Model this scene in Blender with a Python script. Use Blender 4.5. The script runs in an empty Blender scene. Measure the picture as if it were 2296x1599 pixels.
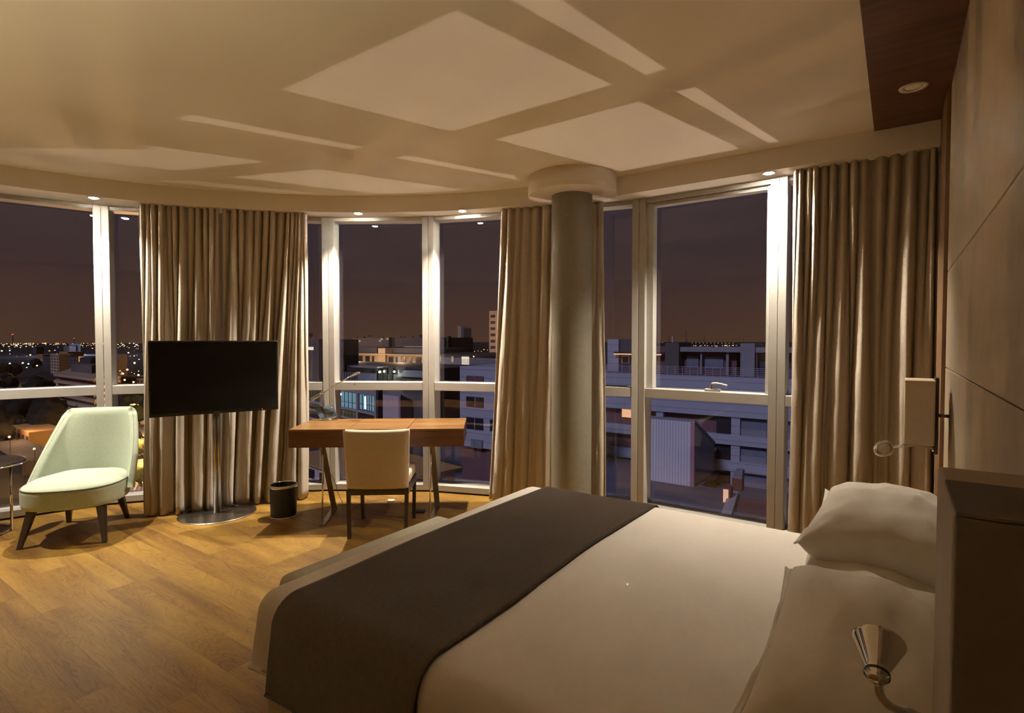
import bpy, bmesh, math, random
from mathutils import Vector, Matrix, noise
random.seed(7)
D = bpy.data; SC = bpy.context.scene; COL = SC.collection
R = math.radians; PI = math.pi

# ---------------------------------------------------------------- camera
FPX, CAMZ, YAW, PITCH = 1230.0, 1.45, R(35.1), math.atan(35/1230)
cam = D.cameras.new('camera'); camo = D.objects.new('camera', cam); COL.objects.link(camo)
cam.sensor_width = 36; cam.sensor_fit = 'HORIZONTAL'; cam.lens = 36*FPX/2296
cam.clip_start = .03; cam.clip_end = 20000
camo.location = (0, 0, CAMZ); camo.rotation_euler = (PI/2-PITCH, 0, YAW)
SC.camera = camo

# ---------------------------------------------------------------- world, exposure, big lights
SC.view_settings.view_transform = 'Standard'; SC.view_settings.look = 'None'
SC.view_settings.exposure = 0.42; SC.view_settings.gamma = 1.0; SC.view_settings.use_curve_mapping = False
SC.cycles.use_denoising = True
SC.cycles.max_bounces = 10; SC.cycles.diffuse_bounces = 6; SC.cycles.transparent_max_bounces = 24
SC.cycles.caustics_reflective = False; SC.cycles.caustics_refractive = False
SC.cycles.sample_clamp_indirect = 4.0
W = D.worlds.new('night_sky'); SC.world = W; W.use_nodes = True
nt = W.node_tree; nt.nodes.clear()
wo = nt.nodes.new('ShaderNodeOutputWorld'); wb = nt.nodes.new('ShaderNodeBackground')
tc = nt.nodes.new('ShaderNodeTexCoord'); sx = nt.nodes.new('ShaderNodeSeparateXYZ'); cr = nt.nodes.new('ShaderNodeValToRGB')
nz = nt.nodes.new('ShaderNodeTexNoise'); nz.inputs['Scale'].default_value = 3; ma = nt.nodes.new('ShaderNodeMath'); ma.operation = 'MULTIPLY_ADD'
nt.links.new(tc.outputs['Generated'], sx.inputs[0]); nt.links.new(tc.outputs['Generated'], nz.inputs['Vector'])
ma.inputs[1].default_value = .035; nt.links.new(nz.outputs['Fac'], ma.inputs[0]); nt.links.new(sx.outputs['Z'], ma.inputs[2])
nt.links.new(ma.outputs[0], cr.inputs[0])
e = cr.color_ramp.elements
e[0].position = 0.0; e[0].color = (.080, .042, .022, 1)
e[1].position = .55; e[1].color = (.030, .0235, .029, 1)
q = e.new(.05); q.color = (.068, .036, .023, 1)
q = e.new(.16); q.color = (.037, .0258, .0255, 1)
q = e.new(.30); q.color = (.033, .0245, .029, 1)
nt.links.new(cr.outputs[0], wb.inputs[0]); wb.inputs[1].default_value = .76
nt.links.new(wb.outputs[0], wo.inputs[0])

WARM = (1.0, .865, .69)
def light(name, kind, loc, energy, color, size=.05, rot=None, **kw):
    l = D.lights.new(name, kind); o = D.objects.new(name, l); COL.objects.link(o)
    l.energy = energy; l.color = color; o.location = loc
    if kind == 'SUN': l.angle = size
    elif kind == 'AREA': l.size = size
    else: l.shadow_soft_size = size
    if rot: o.rotation_euler = rot
    for k, v in kw.items(): setattr(l, k, v)
    return o
# moonlit dusk on the neighbouring blocks (comes from behind this building)
light('moon', 'SUN', (0, -20, 60), .82, (.80, .80, 1.0), R(8), (R(52), 0, R(-6)))
# the soffit spots: position of each real lamp, see soffit_spot below
SPOTS = [(-5.44, 1.745), (-4.10, 3.36), (-3.25, 3.84), (-.76, 4.218), (-5.62, .42)]
SPOT_W = [230, 260, 265, 265, 200]
for (sx_, sy_), w_ in zip(SPOTS, SPOT_W):
    light('spot_lamp', 'SPOT', (sx_, sy_, 2.612), w_, WARM, .022, (0, 0, 0), spot_size=R(124 if sx_ > -1 else 106), spot_blend=.85)
# floodlight on the neighbouring roof terrace: throws the window openings onto the ceiling
fl = light('terrace_floodlight', 'SPOT', (1.15, 12.2, -7.3), 1700, (1.0, .78, .52), .03, None, spot_size=R(26), spot_blend=.5)
fl.rotation_euler = (Vector((-1.4, 4.4, 1.3))-Vector((1.15, 12.2, -7.3))).to_track_quat('-Z', 'Y').to_euler()
# added unseen fill floods outside, aimed through the glass to brighten the ceiling
for fp, ft, fw in (((-9, 20, -10), (-2.2, 4.2, 1.4), 700), ((7, 17, -9), (-1.4, 4.4, 1.4), 600), ((-22, 15, -11), (-4.6, 3.2, 1.4), 1300), ((-21, -1, -12), (-6.0, .6, 1.3), 750)):
    light('ceiling_fill_flood', 'SPOT', fp, fw, (1.0, .74, .44), 1.3, (Vector(ft)-Vector(fp)).to_track_quat('-Z', 'Y').to_euler(), spot_size=R(40), spot_blend=.5)
light('ceiling_fill_spot', 'SPOT', (-1.5, -2.3, .6), 600, (1.0, .80, .50), .12, (PI, 0, 0), spot_size=R(138), spot_blend=.7)   # added fill spot, unseen behind the viewer, aimed up to brighten the ceiling

# ---------------------------------------------------------------- pixel helper (2296x1599 frame) -> a point in the place at a chosen distance
def ray(px, py):
    u = (px-1148)/FPX; v = -(py-799.5)/FPX
    h = math.cos(PITCH)+v*math.sin(PITCH); z = -math.sin(PITCH)+v*math.cos(PITCH)
    fx, fy = -math.sin(YAW), math.cos(YAW)
    return (fx*h+fy*u, fy*h-fx*u, z)
def at_z(px, py, z): d = ray(px, py); t = (z-CAMZ)/d[2]; return Vector((d[0]*t, d[1]*t, z))
def at_y(px, py, y): d = ray(px, py); t = y/d[1]; return Vector((d[0]*t, y, CAMZ+d[2]*t))
def at_d(px, py, dd):
    d = ray(px, py); fx, fy = -math.sin(YAW), math.cos(YAW); t = dd/(d[0]*fx+d[1]*fy)
    return Vector((d[0]*t, d[1]*t, CAMZ+d[2]*t))

# ---------------------------------------------------------------- materials
def mat(name, base=(.5, .5, .5), rough=.6, metal=0, emit=None, es=0, spec=.5, sheen=0):
    m = D.materials.new(name); m.use_nodes = True
    b = m.node_tree.nodes['Principled BSDF']
    b.inputs['Base Color'].default_value = (*base, 1); b.inputs['Roughness'].default_value = rough
    b.inputs['Metallic'].default_value = metal; b.inputs['Specular IOR Level'].default_value = spec
    if sheen: b.inputs['Sheen Weight'].default_value = sheen
    if emit:
        b.inputs['Emission Color'].default_value = (*emit, 1); b.inputs['Emission Strength'].default_value = es
    return m
def N(m, t, **kw):
    n = m.node_tree.nodes.new(t)
    for k, v in kw.items(): setattr(n, k, v)
    return n
def L(m, a, b): m.node_tree.links.new(a, b)
def bsdf(m): return m.node_tree.nodes['Principled BSDF']
def mottled(name, c1, c2, scale=20, rough=.7, bump=.0, bscale=200, stretch=(1, 1, 1), **kw):
    m = mat(name, c1, rough, **kw); b = bsdf(m)
    t = N(m, 'ShaderNodeTexCoord'); mp = N(m, 'ShaderNodeMapping'); mp.inputs['Scale'].default_value = stretch
    L(m, t.outputs['Object'], mp.inputs[0])
    n = N(m, 'ShaderNodeTexNoise'); n.inputs['Scale'].default_value = scale; n.inputs['Detail'].default_value = 6
    L(m, mp.outputs[0], n.inputs['Vector'])
    r = N(m, 'ShaderNodeValToRGB'); r.color_ramp.elements[0].position = .35; r.color_ramp.elements[1].position = .65
    r.color_ramp.elements[0].color = (*c1, 1); r.color_ramp.elements[1].color = (*c2, 1)
    L(m, n.outputs['Fac'], r.inputs[0]); L(m, r.outputs[0], b.inputs['Base Color'])
    if bump:
        n2 = N(m, 'ShaderNodeTexNoise'); n2.inputs['Scale'].default_value = bscale; n2.inputs['Detail'].default_value = 3
        L(m, mp.outputs[0], n2.inputs['Vector'])
        bp = N(m, 'ShaderNodeBump'); bp.inputs['Strength'].default_value = bump; bp.inputs['Distance'].default_value = .002
        L(m, n2.outputs['Fac'], bp.inputs['Height']); L(m, bp.outputs[0], b.inputs['Normal'])
    return m
def woven(name, c1, c2, scale=500, rough=.9, bump=.25):
    m = mottled(name, c1, c2, scale=60, rough=rough, bump=bump, bscale=scale, sheen=.1, spec=.12); return m
def wood(name, c1, c2, c3, scale=1.0, rough=.35, axis=0):
    m = mat(name, c1, rough); b = bsdf(m)
    t = N(m, 'ShaderNodeTexCoord'); mp = N(m, 'ShaderNodeMapping')
    s = [9*scale]*3; s[axis] = .9*scale; mp.inputs['Scale'].default_value = s
    L(m, t.outputs['Object'], mp.inputs[0])
    n = N(m, 'ShaderNodeTexNoise'); n.inputs['Scale'].default_value = 1.4; n.inputs['Detail'].default_value = 5; n.inputs['Distortion'].default_value = .8
    L(m, mp.outputs[0], n.inputs['Vector'])
    w = N(m, 'ShaderNodeTexNoise'); w.inputs['Scale'].default_value = 9; w.inputs['Detail'].default_value = 8
    L(m, mp.outputs[0], w.inputs['Vector'])
    mx = N(m, 'ShaderNodeMath', operation='MULTIPLY_ADD'); mx.inputs[1].default_value = .45
    L(m, w.outputs['Fac'], mx.inputs[0]); L(m, n.outputs['Fac'], mx.inputs[2])
    r = N(m, 'ShaderNodeValToRGB'); e = r.color_ramp.elements
    e[0].position = .48; e[0].color = (*c1, 1); e[1].position = .92; e[1].color = (*c3, 1); q = e.new(.68); q.color = (*c2, 1)
    L(m, mx.outputs[0], r.inputs[0]); L(m, r.outputs[0], b.inputs['Base Color'])
    return m
def floor_mat():
    m = mat('oak_planks', (.5, .33, .15), .42); b = bsdf(m)
    t = N(m, 'ShaderNodeTexCoord'); s = N(m, 'ShaderNodeSeparateXYZ'); L(m, t.outputs['Object'], s.inputs[0])
    def M(op, a, b_=None, c=None):
        n = N(m, 'ShaderNodeMath', operation=op)
        for i, v in enumerate((a, b_, c)):
            if v is None: continue
            if isinstance(v, (int, float)): n.inputs[i].default_value = v
            else: L(m, v, n.inputs[i])
        return n.outputs[0]
    X, Y = s.outputs['X'], s.outputs['Y']
    yr = M('DIVIDE', Y, .152); row = M('FLOOR', yr); yf = M('FRACT', yr)
    wn = N(m, 'ShaderNodeTexWhiteNoise', noise_dimensions='1D'); L(m, row, wn.inputs['W'])
    xs = M('ADD', M('DIVIDE', X, 1.35), M('MULTIPLY', wn.outputs['Value'], 7.3)); colm = M('FLOOR', xs); xf = M('FRACT', xs)
    cv = N(m, 'ShaderNodeCombineXYZ'); L(m, row, cv.inputs[0]); L(m, colm, cv.inputs[1])
    pl = N(m, 'ShaderNodeTexWhiteNoise', noise_dimensions='3D'); L(m, cv.outputs[0], pl.inputs['Vector'])
    # grain coordinates, shifted per plank
    gx = M('MULTIPLY_ADD', pl.outputs['Value'], 31.0, M('MULTIPLY', X, .55))
    gy = M('MULTIPLY_ADD', pl.outputs['Value'], 17.0, M('MULTIPLY', Y, 4.2))
    gv = N(m, 'ShaderNodeCombineXYZ'); L(m, gx, gv.inputs[0]); L(m, gy, gv.inputs[1])
    big = N(m, 'ShaderNodeTexNoise'); big.inputs['Scale'].default_value = 1.5; big.inputs['Detail'].default_value = 3; big.inputs['Distortion'].default_value = .9
    L(m, gv.outputs[0], big.inputs['Vector'])
    rings = M('FRACT', M('MULTIPLY', big.outputs['Fac'], 22.0)); ring = M('POWER', rings, 2.5)
    fine = N(m, 'ShaderNodeTexNoise'); fine.inputs['Scale'].default_value = 30; fine.inputs['Detail'].default_value = 6
    L(m, gv.outputs[0], fine.inputs['Vector'])
    v = M('ADD', M('MULTIPLY', ring, .16), M('ADD', M('MULTIPLY', fine.outputs['Fac'], .25), M('MULTIPLY', big.outputs['Fac'], .75)))
    v = M('MULTIPLY_ADD', pl.outputs['Value'], .20, v)
    r = N(m, 'ShaderNodeValToRGB'); e = r.color_ramp.elements
    e[0].position = .38; e[0].color = (.37, .222, .042, 1); e[1].position = 1.0; e[1].color = (.09, .038, .008, 1)
    q = e.new(.62); q.color = (.27, .15, .028, 1); q = e.new(.80); q.color = (.175, .087, .017, 1)
    L(m, v, r.inputs[0])
    # seams
    g1 = M('LESS_THAN', yf, .012); g2 = M('LESS_THAN', xf, .0016); g = M('MAXIMUM', g1, g2)
    mx = N(m, 'ShaderNodeMix', data_type='RGBA'); mx.inputs['B'].default_value = (.12, .07, .03, 1)
    L(m, M('MULTIPLY', g, .75), mx.inputs['Factor']); L(m, r.outputs[0], mx.inputs['A']); L(m, mx.outputs['Result'], b.inputs['Base Color'])
    bp = N(m, 'ShaderNodeBump'); bp.inputs['Strength'].default_value = .12; bp.inputs['Distance'].default_value = .002
    L(m, M('SUBTRACT', M('MULTIPLY', fine.outputs['Fac'], .5), g), bp.inputs['Height']); L(m, bp.outputs[0], b.inputs['Normal'])
    return m
def glass_mat(name='window_glass', tint=(.93, .92, 1.0), ior=1.5):
    m = D.materials.new(name); m.use_nodes = True; n = m.node_tree; n.nodes.clear()
    o = n.nodes.new('ShaderNodeOutputMaterial'); mix = n.nodes.new('ShaderNodeMixShader')
    t = n.nodes.new('ShaderNodeBsdfTransparent'); t.inputs[0].default_value = (*tint, 1)
    g = n.nodes.new('ShaderNodeBsdfGlossy'); g.inputs['Roughness'].default_value = 0.0; g.inputs[0].default_value = (.9, .9, 1, 1)
    # Schlick reflectance of a thin double pane, the same from both sides
    ge = n.nodes.new('ShaderNodeNewGeometry'); dt = n.nodes.new('ShaderNodeVectorMath'); dt.operation = 'DOT_PRODUCT'
    n.links.new(ge.outputs['Incoming'], dt.inputs[0]); n.links.new(ge.outputs['Normal'], dt.inputs[1])
    def mm(op, a, b=0.0):
        k = n.nodes.new('ShaderNodeMath'); k.operation = op
        for i, v in enumerate((a, b)):
            if isinstance(v, (int, float)): k.inputs[i].default_value = v
            else: n.links.new(v, k.inputs[i])
        return k.outputs[0]
    fr = mm('ADD', mm('MULTIPLY', mm('POWER', mm('SUBTRACT', 1.0, mm('ABSOLUTE', dt.outputs['Value'])), 5.0), .9), .045)
    n.links.new(fr, mix.inputs[0]); n.links.new(t.outputs[0], mix.inputs[1]); n.links.new(g.outputs[0], mix.inputs[2])
    n.links.new(mix.outputs[0], o.inputs[0]); return m
def emitter(name, c, s, sample=False):
    m = mat(name, (0, 0, 0), .5, emit=c, es=s)
    if not sample:
        try: m.cycles.emission_sampling = 'NONE'
        except Exception: pass
    return m
def corrugated(name, c1, c2, freq=3.0, axis='X'):
    m = mat(name, c1, .45); b = bsdf(m)
    t = N(m, 'ShaderNodeTexCoord'); w = N(m, 'ShaderNodeTexWave'); w.bands_direction = axis
    w.inputs['Scale'].default_value = freq; L(m, t.outputs['Object'], w.inputs['Vector'])
    r = N(m, 'ShaderNodeValToRGB'); r.color_ramp.elements[0].color = (*c1, 1); r.color_ramp.elements[1].color = (*c2, 1)
    L(m, w.outputs['Fac'], r.inputs[0]); L(m, r.outputs[0], b.inputs['Base Color'])
    bp = N(m, 'ShaderNodeBump'); bp.inputs['Distance'].default_value = .05; L(m, w.outputs['Fac'], bp.inputs['Height']); L(m, bp.outputs[0], b.inputs['Normal'])
    return m
def boarded(name, c1, gap, n=4.0):   # horizontal cladding boards
    m = mat(name, c1, .6); b = bsdf(m)
    t = N(m, 'ShaderNodeTexCoord'); s = N(m, 'ShaderNodeSeparateXYZ'); L(m, t.outputs['Object'], s.inputs[0])
    f = N(m, 'ShaderNodeMath', operation='MULTIPLY'); f.inputs[1].default_value = n; L(m, s.outputs['Z'], f.inputs[0])
    g = N(m, 'ShaderNodeMath', operation='FRACT'); L(m, f.outputs[0], g.inputs[0])
    h = N(m, 'ShaderNodeMath', operation='LESS_THAN'); h.inputs[1].default_value = .08; L(m, g.outputs[0], h.inputs[0])
    mx = N(m, 'ShaderNodeMix', data_type='RGBA'); mx.inputs['A'].default_value = (*c1, 1); mx.inputs['B'].default_value = (*gap, 1)
    L(m, h.outputs[0], mx.inputs['Factor']); L(m, mx.outputs['Result'], b.inputs['Base Color']); return m

M_ = {}
M_['ceiling'] = mottled('ceiling_paint', (.88, .82, .69), (.90, .84, .71), 3, .85)
M_['soffit'] = mottled('soffit_paint', (.88, .84, .76), (.90, .86, .78), 5, .8)
M_['frame'] = mottled('white_aluminium', (.44, .425, .40), (.46, .445, .42), 8, .5)
M_['gap'] = mat('dark_gap', (.01, .008, .007), .8)
M_['glass'] = glass_mat()
M_['floor'] = floor_mat()
M_['column'] = mottled('column_leather', (.205, .188, .145), (.225, .206, .16), 30, .55, .15, 600)
M_['leather'] = mottled('taupe_leather', (.32, .265, .185), (.36, .295, .21), 12, .55, .25, 350)
M_['wall'] = mottled('wall_paint', (.34, .27, .19), (.36, .29, .20), 4, .8)
M_['wenge'] = wood('ceiling_wood', (.070, .026, .013), (.10, .038, .019), (.145, .058, .030), 1.6, .5, 0)
M_['veneer'] = wood('tan_veneer', (.15, .085, .042), (.18, .10, .05), (.20, .12, .06), 1.5, .5, 2)
M_['curtain'] = woven('curtain_linen', (.50, .445, .365), (.55, .49, .405), 700, .85, .15)
M_['sheet'] = woven('white_cotton', (.70, .66, .60), (.72, .68, .62), 900, .8, .08)
M_['runner'] = woven('brown_throw', (.034, .023, .016), (.044, .030, .021), 300, .95, .4)
M_['bedbase'] = woven('beige_bed_base', (.34, .28, .20), (.38, .31, .225), 400, .9, .2)
M_['bench'] = woven('grey_beige_bench', (.36, .33, .25), (.39, .36, .28), 400, .9, .2)
M_['mint'] = woven('mint_fabric', (.44, .52, .41), (.48, .56, .45), 600, .95, .25)
M_['piping'] = mat('dark_piping', (.10, .12, .09), .8)
M_['darkwood'] = wood('dark_wood_legs', (.018, .009, .006), (.028, .014, .009), (.04, .02, .013), 2, .4, 2)
M_['chairfab'] = woven('tan_chair_fabric', (.64, .55, .42), (.69, .60, .46), 450, .9, .35)
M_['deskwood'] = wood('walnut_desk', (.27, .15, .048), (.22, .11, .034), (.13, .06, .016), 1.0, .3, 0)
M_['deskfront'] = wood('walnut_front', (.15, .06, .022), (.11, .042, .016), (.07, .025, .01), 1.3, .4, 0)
M_['steel'] = mottled('brushed_steel', (.42, .39, .35), (.48, .45, .41), 40, .28, metal=1)
M_['chrome'] = mat('chrome', (.85, .83, .80), .06, 1)
M_['tvbody'] = mat('tv_black', (.006, .005, .005), .35)
M_['tvscreen'] = mat('tv_screen', (.004, .0035, .0035), .16, spec=.35)
M_['black'] = mat('black_leatherette', (.004, .003, .003), .5)
M_['blue'] = mottled('slate_blue_card', (.085, .125, .19), (.10, .14, .21), 10, .5)
M_['gold'] = mat('gilt_print', (.55, .42, .25), .4)
M_['white'] = mat('white_plastic', (.7, .68, .64), .4)
M_['cable'] = mat('grey_cable', (.16, .13, .10), .5)
M_['tabletop'] = mat('dark_table_top', (.02, .014, .010), .3)
M_['shade'] = mottled('lamp_shade_linen', (.50, .40, .27), (.53, .42, .285), 50, .85)
M_['bulb'] = emitter('spot_lens', (1.0, .88, .72), 500)
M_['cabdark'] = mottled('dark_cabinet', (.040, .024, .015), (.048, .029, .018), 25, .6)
M_['red_led'] = emitter('red_led', (1, .05, .02), 3)

# ---------------------------------------------------------------- mesh building
class MB:
    def __init__(s): s.v = []; s.f = []
    def add(s, vs, fs):
        o = len(s.v); s.v += [tuple(v) for v in vs]; s.f += [tuple(i+o for i in f) for f in fs]; return s
    def box(s, x0, x1, y0, y1, z0, z1):
        return s.add([(x0,y0,z0),(x1,y0,z0),(x1,y1,z0),(x0,y1,z0),(x0,y0,z1),(x1,y0,z1),(x1,y1,z1),(x0,y1,z1)],
                     [(0,3,2,1),(4,5,6,7),(0,1,5,4),(1,2,6,5),(2,3,7,6),(3,0,4,7)])
    def obb(s, p, q, off0, off1, z0, z1, n):      # box along p->q, from off0 to off1 along n (2-D vectors)
        P = [p+n*off0, q+n*off0, q+n*off1, p+n*off1]
        vs = [(a.x, a.y, z0) for a in P]+[(a.x, a.y, z1) for a in P]
        return s.add(vs, [(0,3,2,1),(4,5,6,7),(0,1,5,4),(1,2,6,5),(2,3,7,6),(3,0,4,7)])
    def prism(s, pts, z0, z1):
        n = len(pts); vs = [(a[0], a[1], z0) for a in pts]+[(a[0], a[1], z1) for a in pts]
        return s.add(vs, [tuple(range(n-1, -1, -1)), tuple(range(n, 2*n))]+[(i, (i+1) % n, n+(i+1) % n, n+i) for i in range(n)])
    def hull8(s, bot, top): # two quads
        return s.add(list(bot)+list(top), [(0,3,2,1),(4,5,6,7),(0,1,5,4),(1,2,6,5),(2,3,7,6),(3,0,4,7)])
    def lathe(s, prof, c=(0, 0, 0), n=40, axis=None):   # prof: (r, z) list
        vs = []; fs = []
        for r, z in prof:
            for i in range(n):
                a = 2*PI*i/n; vs.append(Vector((r*math.cos(a), r*math.sin(a), z)))
        k = len(prof)
        for j in range(k-1):
            for i in range(n):
                fs.append((j*n+i, j*n+(i+1) % n, (j+1)*n+(i+1) % n, (j+1)*n+i))
        if prof[0][0] > 1e-6 and prof[-1][0] > 1e-6 and math.dist(prof[0], prof[-1]) < .03:
            for i in range(n): fs.append(((k-1)*n+i, (k-1)*n+(i+1) % n, (i+1) % n, i))     # a closed ring
            if axis is not None: q = Vector((0, 0, 1)).rotation_difference(Vector(axis).normalized()); vs = [q @ v for v in vs]
            return s.add([v+Vector(c) for v in vs], fs)
        if prof[0][0] > 1e-6: fs.append(tuple(range(n-1, -1, -1)))
        if prof[-1][0] > 1e-6: fs.append(tuple((k-1)*n+i for i in range(n)))
        if axis is not None:
            q = Vector((0, 0, 1)).rotation_difference(Vector(axis).normalized()); vs = [q @ v for v in vs]
        return s.add([v+Vector(c) for v in vs], fs)
    def tube(s, pts, r, n=10):
        pts = [Vector(p) for p in pts]; vs = []; fs = []; up = None
        for i, p in enumerate(pts):
            t = (pts[min(i+1, len(pts)-1)]-pts[max(i-1, 0)]).normalized()
            if up is None: up = t.orthogonal().normalized()
            up = (up-t*up.dot(t)).normalized(); w = t.cross(up)
            rr = r[i] if isinstance(r, (list, tuple)) else r
            for k in range(n):
                a = 2*PI*k/n; vs.append(p+(up*math.cos(a)+w*math.sin(a))*rr)
        m = len(pts)
        for i in range(m-1):
            for k in range(n): fs.append((i*n+k, i*n+(k+1) % n, (i+1)*n+(k+1) % n, (i+1)*n+k))
        fs += [tuple(range(n-1, -1, -1)), tuple((m-1)*n+k for k in range(n))]
        return s.add(vs, fs)
    def grid(s, fn, nu, nv, closed_u=False):
        vs = [fn(i/nu, j/nv) for j in range(nv+1) for i in range(nu+(0 if closed_u else 1))]
        w = nu if closed_u else nu+1; fs = []
        for j in range(nv):
            for i in range(nu):
                a = j*w+i; b = j*w+(i+1) % w; fs.append((a, b, b+w, a+w))
        return s.add(vs, fs)
    def build(s, name, m, parent=None, smooth=False, bevel=0, segs=2, solid=0, weld=0, subsurf=0):
        me = D.meshes.new(name); me.from_pydata(s.v, [], s.f); me.materials.append(m)
        if weld or bevel:
            bm = bmesh.new(); bm.from_mesh(me)
            if weld: bmesh.ops.remove_doubles(bm, verts=bm.verts, dist=weld)
            if bevel:
                bmesh.ops.bevel(bm, geom=[e for e in bm.edges if len(e.link_faces) == 2 and e.calc_face_angle(0) > .5], offset=bevel, segments=segs, profile=.5, affect='EDGES')
            bmesh.ops.recalc_face_normals(bm, faces=bm.faces)
            bm.to_mesh(me); bm.free()
        me.validate()
        if smooth:
            for p in me.polygons: p.use_smooth = True
        o = D.objects.new(name, me); COL.objects.link(o)
        if parent: o.parent = parent
        if solid:
            md = o.modifiers.new('t', 'SOLIDIFY'); md.thickness = solid; md.offset = 0
        if subsurf:
            md = o.modifiers.new('s', 'SUBSURF'); md.levels = subsurf; md.render_levels = subsurf
        if smooth and bevel:
            try: me.set_sharp_from_angle(angle=R(50))
            except Exception: pass
        return o
def thing(name, label, cat, loc=(0, 0, 0), rz=0, group=None):
    o = D.objects.new(name, None); COL.objects.link(o); o.location = loc; o.rotation_euler = (0, 0, rz); o.empty_display_size = .1
    o['label'] = label; o['category'] = cat
    if group: o['group'] = group
    return o
def tag(o, label, cat, group=None):
    o['label'] = label; o['category'] = cat
    if group: o['group'] = group
    return o
def struct(o): o['kind'] = 'structure'; return o
def copy_tree(o, parent=None):
    c = o.copy(); COL.objects.link(c)
    if parent: c.parent = parent
    for ch in list(o.children): copy_tree(ch, c)
    return c
def catmull(P, n=8):
    P = [Vector(p) for p in P]; out = []
    for i in range(len(P)-1):
        a = P[max(i-1, 0)]; b = P[i]; c = P[i+1]; d = P[min(i+2, len(P)-1)]
        for k in range(n):
            t = k/n
            out.append(.5*((2*b)+(c-a)*t+(2*a-5*b+4*c-d)*t*t+(3*b-a-3*c+d)*t**3))
    out.append(P[-1]); return out
V2 = lambda x, y: Vector((x, y))

# ================================================================ THE ROOM
WX = .207; WV = .190           # right wall face
WY = 4.36            # right-hand window plane
MP = [(-6.05, -1.0), (-6.12, .02), (-5.97, .96), (-5.68, 1.87), (-5.13, 2.65), (-4.46, 3.29), (-3.66, 3.82), (-2.76, 4.15), (-1.775, WY), (-.715, WY), (WV-.0005, WY)]
MP = [V2(*p) for p in MP]
def offs(P, d_):
    out = []
    for i in range(len(P)):
        a = (P[i]-P[max(i-1, 0)]); b = (P[min(i+1, len(P)-1)]-P[i]); t = (a.normalized() if a.length else b.normalized())+(b.normalized() if b.length else a.normalized())
        t.normalize(); out.append(P[i]+V2(-t.y, t.x)*d_)
    return out
EDGE = [(p.x, p.y) for p in offs(MP, .168)]
shell = EDGE+[(.6, EDGE[-1][1]), (.6, -3.0), (-6.6, -3.0), (-6.6, EDGE[0][1])]
fl_o = MB().prism(shell[::-1], -.12, 0.0).build('floor', M_['floor']); struct(fl_o)
struct(MB().prism(shell[::-1], 2.78, 2.95).build('ceiling', M_['ceiling']))
struct(MB().box(-6.6, 1.0, -3.1, -3.0, 0, 2.78).build('wall_back', M_['wall']))
struct(MB().box(-6.35, -6.05, -3.0, -1.0, 0, 2.78).build('wall_left', M_['wall']))
struct(MB().box(WX+.02, .6, -3.0, 3.66, 0, 2.78).box(WV, .6, 3.66, 4.6, 0, 2.78).build('wall_right', M_['veneer']))
# leather cladding panels of the right wall
for (z0, z1, lab) in ((.0, 1.308, 'taupe leather wall panel below the lower seam, beside the bed head'),
                      (1.312, 1.808, 'taupe leather wall panel between the two slanting seams'),
                      (1.812, 2.779, 'taupe leather wall panel above the upper seam, touching the ceiling')):
    o = MB().box(WX, WX+.0195, -2.98, 3.66, z0, z1).build('wall_panel', M_['leather'], bevel=.002, segs=1)
    tag(o, lab, 'wall panel')

# soffit ring with its fascia
FAS = [(-5.72, -2.9), (-5.74, -.6), (-5.69, .5), (-5.57, 1.19), (-5.37, 1.77), (-5.09, 2.30), (-4.77, 2.72), (-4.44, 3.045), (-4.14, 3.29), (-3.80, 3.52), (-3.44, 3.725), (-3.02, 3.885), (-2.60, 4.0), (-2.3, 4.08)]
fas = catmull([V2(*p) for p in FAS], 6)+[V2(-1.9, 4.155), V2(-1.88, 4.168), V2(WV-.0005, 4.168)]
outer = [V2(WV-.0005, WY+.165)]+[p for p in offs(MP, .165)[::-1] if p.x < 0 and p.y > -.9]+[V2(-6.2, -.95), V2(-6.03, -1.0), V2(-6.03, -2.9)]
struct(MB().prism([(p.x, p.y) for p in fas+outer], 2.63, 2.7798).build('trim_1', M_['soffit']))
# round collar around the column
CX, CY = -2.20, 3.985
mb = MB(); mb.lathe([(.168, 2.632), (.352, 2.632), (.358, 2.638), (.358, 2.7795), (.168, 2.7795)], (CX, CY, 0), 72)
struct(mb.build('trim_2', M_['soffit'], smooth=False)); 
for p in D.objects['trim_2'].data.polygons: p.use_smooth = abs(p.normal.z) < .5
o = MB().lathe([(.165, 0.0), (.165, 2.632)], (CX, CY, 0), 64).build('column', M_['column'], smooth=True)
o.data.set_sharp_from_angle(angle=R(40)); tag(o, 'round taupe leather-clad column between bed and window', 'column')
# dark wood ceiling strip along the right wall
struct(MB().box(-.142, WX-.001, -2.95, 3.659, 2.768, 2.7795).box(-.142, WV-.001, 3.659, 4.166, 2.768, 2.7795).build('trim_3', M_['wenge']))
dl = thing('recessed_downlight', 'unlit white round downlight in the dark wood ceiling strip', 'ceiling light', (.045, 3.56, 2.768))
MB().lathe([(.040, .0), (.044, -.004), (.062, -.005), (.064, 0)], n=40).build('trim_ring', M_['white'], dl, smooth=True)
MB().lathe([(.0, -.0005), (.030, -.0015), (.041, 0)], n=32).build('lens', M_['soffit'], dl, smooth=True)
# soffit spots (lamp fittings)
labs = ['round soffit spot glowing above the armchair window mullion', 'round soffit spot glowing left above the desk', 'round soffit spot glowing right above the desk', 'round soffit spot glowing beside the bedside curtain', 'round soffit spot out over the far left window']
for (x, y), lb in zip(SPOTS[:4], labs):
    t = thing('ceiling_spotlight', lb, 'ceiling light', (x, y, 2.63))
    MB().lathe([(.030, 0), (.032, -.004), (.044, -.005), (.046, 0)], n=32).build('trim_ring', M_['white'], t, smooth=True)
    MB().lathe([(0, -.009), (.02, -.008), (.031, -.002)], n=24).build('lens', M_['bulb'], t, smooth=True)

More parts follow.
